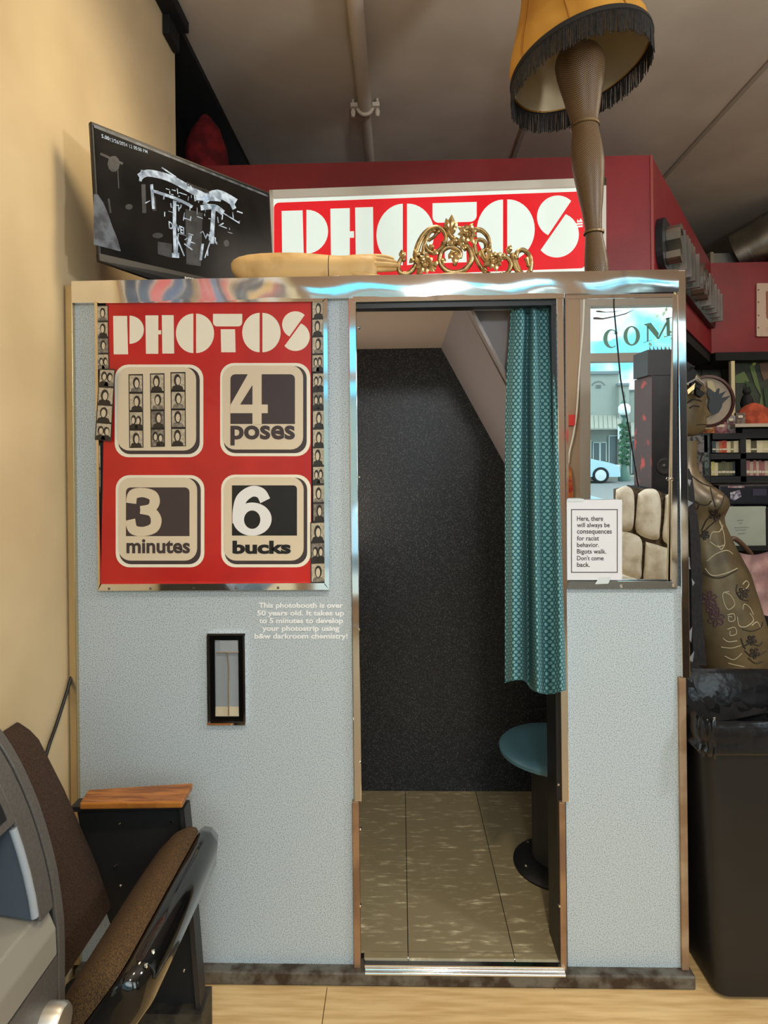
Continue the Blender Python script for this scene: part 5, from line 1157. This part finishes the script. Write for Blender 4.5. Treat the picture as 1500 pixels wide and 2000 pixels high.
# black case with stickers, pale board, pink blanket, chair arm
t = thing('black_case', W(1460, 986, 1.60), 'black case with a torn sticker under the book shelves', 'case')
b = MB(); fb_(b, 1404, 945, 1570, 988, 1.60, 0.3); b.build('case_body', mat('case_black', col(26, 24, 32), 0.35), t, bevel=0.01)
b = MB(); b.px([(1426, 962), (1445, 957), (1448, 970), (1434, 978), (1427, 974)], 1.598, 0.002); b.build('torn_sticker', mat('sticker_white', col(190, 184, 190), 0.6, c2=col(90, 76, 100), scale=60), t)
b = MB(); b.px([(1422, 949), (1454, 949), (1454, 953), (1422, 953)], 1.598, 0.002); b.build('label_strip', mat('sticker_strip', col(170, 160, 160), 0.6, c2=col(120, 60, 60), scale=40), t)
b = MB(); b.px(rrect(1470, 955, 1497, 968, 2), 1.597, 0.003); b.build('latch_plate', mat('latch', col(56, 50, 70), 0.4), t)
t = thing('pale_panel', W(1450, 1065, 1.5), 'pale grey green panel with faint scribbles behind the mannequin hip', 'panel')
b = MB(); fb_(b, 1405, 989, 1496, 1066, 1.5, 0.02); b.build('panel_board', mat('pale_green', col(168, 172, 156), 0.6, c2=col(160, 164, 148), scale=5), t)
b = MB()
for (x0, x1, y) in ((1440, 1452, 1016), (1443, 1450, 1022), (1434, 1463, 1030), (1436, 1458, 1035), (1441, 1455, 1042)): b.px([(x0, y), (x1, y-1), (x1, y), (x0, y+1)], 1.498, 0.001)
b.build('scribble', mat('scribble_grey', col(130, 132, 120), 0.7), t)
b = MB(); fb_(b, 1412, 1066, 1560, 1076, 1.48, 0.3); fb_(b, 1496, 992, 1560, 1068, 1.50, 0.3); fb_(b, 1412, 1076, 1560, 1300, 1.7, 0.05); b.build('black_surround', M_black_matte, t)
t = thing('wooden_chair', W(1455, 1085, 1.2), 'curved brown chair arm showing behind the mannequin', 'chair')
b = MB(); b.tube(crv([W(x, y, 1.2) for x, y in ((1424, 1056), (1434, 1052), (1446, 1060), (1458, 1072), (1468, 1086), (1472, 1110))], 5), 0.012, 10); b.build('arm', mat('chair_brown', col(92, 66, 46), 0.4), t, smooth=True)
b = MB(); pq = W(1472, 1110, 1.2); b.box(pq.x-0.015, pq.x+0.015, 1.19, 1.22, 0, pq.z); b.box(pq.x-0.015, pq.x+0.4, 1.16, 1.6, 0.42, 0.46); b.build('frame', MATS['chair_brown'], t)
g_ = []; b = MB()
for i in range(12):
    u = i/11; row = []
    for j in range(12):
        v = j/11; x = 1447+120*u - 8*v; y = 1080 + 122*v + 5*math.sin(u*7+v*3)
        row.append(W(x, y, 1.10-0.05*v+0.02*math.sin(u*14+v*5)+0.012*math.sin(v*17)))
    g_.append(row)
b.rings(g_, cap=False, closed=False); b.rings([[p+Vector((0, 0.02, 0)) for p in r_] for r_ in g_], cap=False, closed=False)
tag(b.build('pink_blanket', mat('pink_fleece', col(186, 150, 142), 0.95, c2=col(160, 122, 118), scale=10, bump=0.6, bscale=22), origin=W(1500, 1202, 1.05), smooth=70), 'dusty pink rumpled blanket hanging over the chair on the right', 'blanket')
# weathered plate on the far bulkhead
t = thing('metal_plate', W(1520, 655, 2.54), 'weathered cream metal plate with dark screws on the maroon bulkhead', 'plate')
b = MB(); b.px(rrect(1478, 553, 1600, 657, 3), 2.535, 0.012); b.build('plate', mat('plate_cream', col(206, 178, 156), 0.5, c2=col(150, 110, 90), scale=14, lo=0.25, hi=0.42), t)
b = MB()
for y in (566, 590, 616, 640): b.lathe(W(1481.5, y, 2.534), [(0.006, 0.002), (0.006, 0), (0.002, -0.002)], 8, (0, 1, 0))
b.px([(1496, 570), (1515, 560), (1530, 600), (1515, 640), (1497, 620)], 2.533, 0.002); b.build('worn_print', mat('plate_rust', col(150, 96, 76), 0.6), t)
# duct
t = thing('air_duct', W(1450, 500, 2.85), 'galvanised round air duct above the maroon bulkhead on the right', 'duct')
M_galv = mat('galvanised', (0.42, 0.42, 0.38, 1), 0.32, 1.0, c2=(0.28, 0.28, 0.25, 1), scale=6)
d0, d1, d2 = W(1420, 503, 2.85), W(1445, 500, 2.8), W(1640, 392, 2.4)
b = MB(); b.tube([d1, d2], 0.165, 28); b.build('pipe', M_galv, t, smooth=40)
b = MB(); fb_(b, 1393, 494, 1436, 540, 2.75, 0.5); b.build('duct_box', mat('galv_dark', (0.20, 0.20, 0.18, 1), 0.45, 0.8), t)
b = MB(); dv_ = (d2-d1)
for k_ in (0.12, 0.34, 0.56, 0.78): b.tube([d1+dv_*k_, d1+dv_*(k_+0.012)], 0.171, 28)
b.build('seam_ring', M_galv, t, smooth=40)
b = MB(); fb_(b, 1388, 492, 1394, 540, 2.7, 0.06); b.build('bracket', mat('bracket_pale', col(150, 136, 112), 0.7), t)
# silver letters on the angled bulkhead face
org = Vector((XC_, SY, 0)); Le = (Vector((XF_, 2.55, 0))-org).length
zl0, zl1 = W(1300, 528, 1.35).z-0.02, W(1292, 458, 1.25).z
t = thing('metal_letter_sign', org+e*0.9+nrm*0.01+Vector((0, 0, ZS0+0.05)), 'row of brushed metal letters on black backing along the angled bulkhead', 'sign')
b = MB(); zc0, zc1 = ZS0+0.10, ZS1-0.17; zc0, zc1 = 2.315, 2.545
P = rrect(0.06, 0, Le-0.03, zc1-zc0, 0.08, 6); b.prism([org+e*x+nrm*0.001+Vector((0, 0, zc0+y)) for x, y in P], nrm*0.03); b.build('backing', mat('backing_slate', col(30, 36, 42), 0.4), t)
M_lett = mat('letter_steel', (0.46, 0.45, 0.41, 1), 0.36, 1.0)
word = 'SVVIIOOVIIII'; nl = len(word); lw = (Le-0.20)/nl
for i, ch_ in enumerate(word):
    vs_, fs_ = text_shape(ch_, 0.0); w_ = lw*(0.70 if ch_ not in 'I' else 0.16); x0 = 0.13+lw*i
    q = MB(); bm = bmesh.new(); hh = 0.175
    vv = [bm.verts.new(org+e*(x0+u*w_)+nrm*0.032+Vector((0, 0, zc0+0.025+v*hh))) for u, v in vs_]
    for f__ in fs_:
        try: bm.faces.new([vv[k_] for k_ in f__])
        except Exception: pass
    r_ = bmesh.ops.extrude_face_region(bm, geom=list(bm.faces)); bmesh.ops.translate(bm, vec=nrm*0.06, verts=[x for x in r_['geom'] if isinstance(x, bmesh.types.BMVert)])
    bm.verts.index_update(); q.add([v.co.copy() for v in bm.verts], [[v.index for v in f__.verts] for f__ in bm.faces]); bm.free()
    q.build('letter', M_lett, t)

# ================================================================== BEHIND THE CAMERA (shown by the mirror)
def mpoly(mb, pts, Y, d=0.003, mi=0): return mb.prism([MR(x, y, Y) for x, y in pts], (0, -d, 0), mi)
def m1(x, y): return (1140+x*0.13, 560+y*0.13)
def m2(x, y): return (1140+x*0.18, 780+y*0.18)
# painted window letters, read from the street
wl2 = thing('window_lettering', MR(1250, 690, YF+0.03), 'green serif shop lettering COM painted on the street window', 'lettering')
M_grn = mat('sign_green', col(120, 164, 146), 0.6)
YG = YF-0.040
def band(outer, inner): return outer + inner[::-1]
b = MB(); o_ = ell(412, 780, 116, 142, 55, 312, 30); i_ = ell(430, 780, 72, 124, 50, 318, 30); mpoly(b, [m1(*p) for p in band(o_, i_)], YG); mpoly(b, [m1(*p) for p in ell(487, 697, 26, 22, n=14)], YG); b.build('letter_c', M_grn, wl2)
b = MB(); o1 = ell(722, 738, 124, 148, 0, 360, 40); i1 = ell(722, 736, 66, 128, 0, 360, 40)
for k_ in range(40): mpoly(b, [m1(*o1[k_]), m1(*o1[(k_+1) % 40]), m1(*i1[(k_+1) % 40]), m1(*i1[k_])], YG)
b.build('letter_o', M_grn, wl2)
b = MB()
for q_ in ([(895, 838), (1025, 800), (1020, 808), (900, 845)], [(950, 600), (975, 600), (975, 820), (950, 820)], [(900, 565), (1010, 540), (1130, 700), (1110, 785), (940, 585)], [(1105, 785), (1235, 530), (1255, 560), (1135, 785)], [(1240, 470), (1290, 460), (1300, 730), (1250, 735)], [(1210, 750), (1340, 715), (1340, 725), (1212, 760)], [(1225, 480), (1340, 455), (1340, 465), (1228, 492)]): mpoly(b, [m1(*p) for p in q_], YG)
b.build('letter_m', M_grn, wl2)
b = MB()
for q_ in ([(175, 360), (230, 355), (330, 378), (470, 370), (595, 345), (470, 382), (330, 390), (200, 382)], [(140, 460), (200, 455), (280, 470), (460, 440), (620, 400), (800, 325), (630, 415), (470, 455), (280, 495), (150, 490)]): mpoly(b, [m1(*p) for p in q_], YG)
b.build('flourish', mat('sign_brown', col(112, 92, 90), 0.6), wl2)

# speaker cabinet
YK = -2.45
def mbox(mb, x0, y0, x1, y1, Y, d, mi=0):
    a, c_ = MR(x0, y1, Y), MR(x1, y0, Y); xs = sorted((a.x, c_.x)); zs_ = sorted((a.z, c_.z)); return mb.box(xs[0], xs[1], Y-d, Y, zs_[0], zs_[1], mi)
t = thing('speaker_cabinet', MR(1285, 960, YK).to_2d().to_3d(), 'tall black speaker cabinet with red painted side seen in the mirror', 'speaker')
a, c_ = MR(1274, 953, YK), MR(1330, 733, YK); l_ = MR(1247, 953, YK-0.3)
b = MB(); b.box(a.x, a.x+0.32, YK-0.3, YK, a.z, c_.z); b.build('cabinet', mat('speaker_black', col(20, 20, 24), 0.5, c2=col(30, 28, 30), scale=12), t)
tz = MR(1274, 733, YK).z
b = MB(); b.box(a.x-0.006, a.x-0.001, YK-0.3, YK, a.z, tz); b.build('painted_side', mat('red_graffiti', col(70, 44, 42), 0.6, c2=col(190, 60, 54), scale=9, detail=4, lo=0.30, hi=0.40), t)
a2, c2_ = MR(1265, 733, YK), MR(1330, 682, YK); b = MB(); b.box(a2.x, a2.x+0.30, YK-0.25, YK, a2.z, c2_.z); b.build('top_box', mat('speaker_dark', col(40, 40, 42), 0.6), t)
p = MR(1298, 911, YK+0.001); rS_ = (MR(1314, 911, YK)-MR(1298, 911, YK)).length
MB().lathe(p, [(rS_, 0), (rS_, 0.006), (rS_*0.85, 0.008), (rS_*0.5, -0.0), (0.012, 0.002), (0.006, 0.006)], 28, (0, 1, 0)).build('cone', mat('cone_grey', col(48, 46, 46), 0.4), t, smooth=True)
b = MB()
for i in range(6): x = 1270+i*7.5; b.tube([MR(x, 684, YK-0.1), MR(x-1.5, 676, YK-0.1)], [0.006, 0.001], 6)
b.build('spike', M_black, t)
b = MB(); b.box(a.x-0.05, a.x+0.36, YK-0.32, YK+0.02, 0, a.z-0.001); b.build('stand', M_black_matte, t)

# patchwork seat back
YQ = -2.0
t = thing('patchwork_chair', MR(1270, 1140, YQ).to_2d().to_3d(), 'cream patchwork leather chair back with brown seams seen in the mirror', 'chair')
M_pat = mat('patch_leather', col(238, 233, 216), 0.6, c2=col(190, 180, 154), scale=9, detail=4, lo=0.32, hi=0.56)
bkz = MR(1260, 965, YQ)
al, ar2 = MR(1203, 1000, YQ), MR(1345, 1000, YQ)
b = MB(); b.prism([MR(x, y, YQ-0.03) for x, y in ((1205, 956), (1230, 951), (1250, 955), (1285, 958), (1300, 966), (1345, 968), (1345, 1180), (1205, 1180))], (0, -0.06, 0)); b.build('back_core', mat('seam_brown', col(92, 74, 54), 0.8, c2=col(60, 48, 36), scale=40), t)
def patch(pts):
    cx = sum(p[0] for p in pts)/len(pts); cy = sum(p[1] for p in pts)/len(pts); P = crv([Vector(p) for p in pts+[pts[0]]], 5)[:-1]; rg_ = []
    for k_, dd_ in ((1.05, -0.03), (1.03, -0.012), (0.92, 0.002), (0.7, 0.009), (0.2, 0.011)):
        rg_.append([MR(cx+(p[0]-cx)*k_, cy+(p[1]-cy)*k_, YQ+dd_) for p in P])
    b_ = MB(); b_.rings(rg_); b_.build('patch', M_pat, t, smooth=70)
for q_ in ([(1204, 958), (1222, 951), (1236, 962), (1238, 1000), (1232, 1034), (1206, 1028), (1203, 990)], [(1247, 966), (1262, 957), (1282, 960), (1290, 985), (1288, 1030), (1282, 1052), (1245, 1038), (1244, 1000)], [(1300, 970), (1330, 966), (1335, 1060), (1297, 1055), (1298, 1010)], [(1207, 1038), (1230, 1042), (1252, 1056), (1252, 1100), (1248, 1128), (1210, 1112)], [(1262, 1060), (1290, 1068), (1312, 1078), (1314, 1110), (1310, 1136), (1262, 1136), (1260, 1100)], [(1206, 1118), (1230, 1126), (1252, 1138), (1250, 1165), (1208, 1165)]): patch(q_)
zlow = MR(1260, 1180, YQ-0.03).z
b = MB(); b.box(al.x, ar2.x, YQ-0.09, YQ+0.02, 0, zlow+0.001); b.build('chair_base', mat('chair_base_brown', col(60, 48, 38), 0.7), t)

# cords
b = MB(); b.tube([MR(1199, 540, -1.3), MR(1199, 600, -1.3), MR(1212, 740, -1.3), MR(1232, 860, -1.3), MR(1247, 950, -1.3)], 0.004, 6)
top_c = MR(1199, 540, -1.3); b.tube([top_c, (top_c.x, -1.3, ZC)], 0.004, 6)
tag(b.build('hanging_cord', M_black, origin=MR(1247, 950, -1.3)), 'thin black cord hanging from the ceiling seen in the mirror', 'cord')
b = MB(); b.tube(crv([MR(x, y, YF+0.02) for x, y in ((1142, 560), (1139, 640), (1132, 720), (1127, 800), (1120, 850), (1113, 880), (1110, 905))], 4), 0.008, 6)
tag(b.build('white_cord', M_white_trim, origin=MR(1110, 905, YF+0.02)), 'white cord hanging on the wall left of the mirrored window', 'cord')
t = thing('exit_sign', MR(1116, 832, YF+0.01), 'small red exit sign on the wall seen in the mirror', 'sign')
b = MB(); mbox(b, 1104, 810, 1123, 831, YF+0.03, 0.028); b.build('sign_plate', mat('exit_red', col(190, 50, 44), 0.5, emit=0.3), t)
t = thing('snack_bag', MR(1113, 980, YF+0.03), 'orange and yellow bag hanging by the mirrored window', 'bag')
b = MB(); b.prism([MR(x, y, YF+0.04) for x, y in ((1109, 905), (1115, 915), (1119, 950), (1119, 972), (1108, 972))], (0, -0.02, 0)); b.build('bag', mat('bag_orange', col(206, 130, 50), 0.5, c2=col(180, 50, 40), scale=14), t)

# ---- street
YSt = -23.0
zg = MR(1190, 942, YSt).z
struct('ground_street', MB().box(-30, 60, -40, YF-0.2, zg-0.2, zg), mat('asphalt', col(112, 112, 110), 0.9))
struct('ground_pavement', MB().box(-30, 60, -26.0, -24.4, zg, zg+0.14).box(-30, 60, -6.5, YF-0.2, zg, zg+0.1), mat('pavement', col(150, 146, 136), 0.9))
YFc = -26.0
bd = thing('shop_building', MR(1190, 930, YFc), 'pale stucco shop building with metal awning across the street', 'building')
M_stu = mat('stucco', col(150, 152, 142), 0.9); M_cap = mat('parapet_cap', col(118, 128, 130), 0.8)
def fbx(x0, y0, x1, y1, Y, d, nm, m, parent=None): 
    b_ = MB(); mbox(b_, x0, y0, x1, y1, Y, d); return b_.build(nm, m, parent or bd)
def down(x0, y0, x1, Y, d, nm, m):
    a_, c__ = MR(x0, y0, Y), MR(x1, y0, Y); return MB().box(a_.x, c__.x, Y-d, Y, zg, a_.z).build(nm, m, bd)
down(560, 734, 1209, YFc, 3, 'wall', M_stu); down(1209, 752, 1229, YFc+0.3, 3, 'wall', M_stu); down(1229, 763, 1420, YFc-0.2, 3, 'wall', M_stu)
fbx(556, 730, 1210, 735, YFc+0.1, 0.3, 'parapet', M_cap); fbx(1207, 748, 1229.5, 753, YFc+0.4, 0.3, 'parapet', M_cap); fbx(1228, 758, 1424, 763, YFc-0.1, 0.3, 'parapet', M_cap)
M_awn = mat('awning_metal', col(150, 148, 136), 0.6)
n_a = 40
for i in range(n_a):
    x0, x1 = 860+i*(1213-860)/n_a, 860+(i+0.9)*(1213-860)/n_a
    MB().prism([MR(x0, 811, YFc+0.05), MR(x1, 811, YFc+0.05), MR(x1+1.5, 836, YFc+0.9), MR(x0+1.5, 836, YFc+0.9)], (0, 0, -0.06)).build('awning_panel', M_awn, bd)
fbx(860, 836, 1215, 843, YFc+0.92, 0.06, 'awning_fascia', M_awn)
for i in range(4):
    x0 = 1232+i*20; MB().prism([MR(x0, 825, YFc-0.1), MR(x0+18, 825, YFc-0.1), MR(x0+19, 850, YFc+0.7), MR(x0+1, 850, YFc+0.7)], (0, 0, -0.06)).build('awning_panel', M_awn, bd)
M_dkw = mat('shop_window', col(92, 98, 98), 0.2); M_wfr = mat('shop_window_frame', col(210, 214, 208), 0.6)
for (x0, x1, y0, y1) in ((1100, 1128, 860, 930), (1132, 1154, 860, 930), (1159, 1171, 865, 900), (1173, 1184, 865, 900), (1190, 1208, 852, 925), (1234, 1246, 860, 925)):
    w_ = fbx(x0, y0, x1, y1, YFc+0.08 if x0 < 1210 else YFc-0.12, 0.05, 'window', M_dkw)
    f_2 = MB(); mbox(f_2, x0-0.8, y0-1, x0+0.4, y1, YFc+0.1, 0.05); mbox(f_2, x1-0.4, y0-1, x1+0.8, y1, YFc+0.1, 0.05); mbox(f_2, x0-0.8, y0-1.5, x1+0.8, y0, YFc+0.1, 0.05); f_2.build('window_frame', M_wfr, w_)
b = MB()
for i in range(9):
    a_ = math.radians(205+i*16); cx, cy = 1169+13*math.cos(a_), 757+12*math.sin(a_); mpoly(b, ell(cx, cy, 1.0, 1.4, n=8), YFc+0.03, 0.02)
for y in (752, 756): mpoly(b, [(1164, y), (1174, y), (1174, y+2), (1164, y+2)], YFc+0.03, 0.02)
b.build('wall_sign_marks', mat('sign_mark', col(96, 100, 96), 0.8), bd)
# street lamp with garland
YLp = -23.6
lp = thing('street_lamp', MR(1219, 932, YLp), 'green street lamp post wrapped in garland seen in the mirror', 'street lamp')
p0 = MR(1219, 934, YLp); p1 = MR(1216, 802, YLp); p0.z = zg
M_lp = mat('lamp_green', col(76, 104, 92), 0.6)
MB().lathe((p0.x, YLp, zg), [(0.24, 0), (0.24, 0.25), (0.13, 0.5), (0.08, 0.9), (0.07, p1.z-zg-0.3), (0.16, p1.z-zg-0.2)], 12).build('post', M_lp, lp, smooth=40)
MB().lathe((p0.x, YLp, p1.z-0.2), [(0.12, 0), (0.24, 0.12), (0.24, 0.36), (0.12, 0.5)], 14).build('globe', mat('lamp_globe', col(230, 234, 230), 0.3), lp, smooth=True)
MB().lathe((p0.x, YLp, p1.z+0.3), [(0.16, 0), (0.08, 0.12), (0.03, 0.2), (0.05, 0.3), (0.01, 0.5)], 10).build('finial', M_lp, lp)
b = MB(); hgt = p1.z-zg-0.3; r5 = random.Random(2)
for i in range(300):
    t_ = i/300; a_ = t_*2*math.pi*7; r_ = 0.16; c_ = Vector((p0.x+r_*math.cos(a_), YLp+r_*math.sin(a_), zg+0.7+t_*(hgt-0.9)))
    q_ = Vector((r5.uniform(-1, 1), r5.uniform(-1, 1), r5.uniform(-1, 1))).normalized()*0.13; s_ = q_.orthogonal().normalized()*0.05
    b.add([c_-q_, c_+s_, c_+q_, c_-s_], [(0, 1, 2, 3)])
tag(b.build('garland', mat('garland_green', col(70, 108, 78), 0.9), lp), kind='stuff')
b = MB(); mbox(b, 1207, 832, 1214, 858, YLp, 0.03); b.build('banner', mat('banner_white', col(226, 230, 230), 0.7), lp)
# cars
def car(Y, xf, zgr, cc, label, L_=4.3, flip=1):
    t_ = thing('parked_car', (xf-L_/2, Y, zgr), label, 'car', 'parked cars')
    prof_ = [(0, 0.25), (0.02, 0.55), (0.15, 0.72), (0.7, 0.88), (1.15, 1.0), (1.9, 1.42), (2.6, 1.5), (3.4, 1.42), (4.0, 1.05), (4.25, 0.9), (4.3, 0.3)]
    P = [tuple(q) for q in crv([Vector(q) for q in prof_], 4)]
    b_ = MB(); b_.rings([[Vector((xf-x*L_/4.3, Y+w_, zgr+z*(kz if z > 0.9 else 1))) for x, z in P] for w_, kz in ((0, 0.97), (-0.1, 1), (-1.5, 1), (-1.62, 0.97))]); b_.build('body', mat('car_%d' % cc[0], col(*cc), 0.25, coat=0.5), t_, smooth=50)
    w = [(1.15, 0.98), (1.9, 1.36), (2.6, 1.43), (3.35, 1.36), (3.9, 1.02)]
    MB().prism([(xf-x*L_/4.3, Y+0.012, zgr+z) for x, z in w], (0, -0.02, 0)).build('side_window', mat('car_glass', col(96, 116, 124), 0.1), t_)
    for x in (0.78, 3.45):
        wh = MB().lathe((xf-x*L_/4.3, Y+0.03, zgr+0.32), [(0.32, -0.2), (0.32, 0.0), (0.24, 0.01), (0.23, -0.02)], 24, (0, 1, 0)).build('wheel', M_black_matte, t_, smooth=40)
        MB().lathe((xf-x*L_/4.3, Y+0.03, zgr+0.32), [(0.23, -0.02), (0.22, 0.0), (0.06, 0.01), (0.01, 0.015)], 16, (0, 1, 0)).build('hubcap', mat('hubcap', col(206, 212, 214), 0.3), wh)
    MB().box(xf-0.12, xf-0.02, Y-0.35, Y-0.05, zgr+0.58, zgr+0.72).build('headlight', M_whprint, t_)
car(-22.4, MR(1212, 920, -22.4).x, zg, (176, 204, 216), 'silver blue car parked across the street seen in the mirror')
zc_ = MR(1185, 962, -7.4).z
car(-7.4, MR(1243, 960, -7.4).x, zc_-0.92, (190, 216, 232), 'pale blue car hood just outside the mirrored window')
# small tree top in the window corner
t = thing('street_tree', MR(1325, 700, -8.5).to_2d().to_3d()+Vector((0, 0, zg)), 'sparse leafy branch at the top corner of the mirrored window', 'tree')
b = MB(); c_ = MR(1322, 622, -8.5); r6 = random.Random(4)
for i in range(80):
    q_ = Vector((r6.gauss(0.1, 0.28), r6.gauss(0, 0.25), r6.gauss(0, 0.28))); n_ = Vector((r6.uniform(-1, 1), r6.uniform(-1, 1), r6.uniform(-1, 1))).normalized()*0.05; s_ = n_.orthogonal().normalized()*0.03
    b.add([c_+q_-n_, c_+q_+s_, c_+q_+n_, c_+q_-s_], [(0, 1, 2, 3)])
tag(b.build('foliage', mat('leaf_green', col(150, 160, 120), 0.9), t), kind='stuff')
b = MB(); b.tube([(c_.x+0.6, -8.5, zg), (c_.x+0.55, -8.5, c_.z-1.0), c_], [0.12, 0.08, 0.02], 8); b.build('trunk', mat('bark', col(96, 84, 72), 0.9), t)
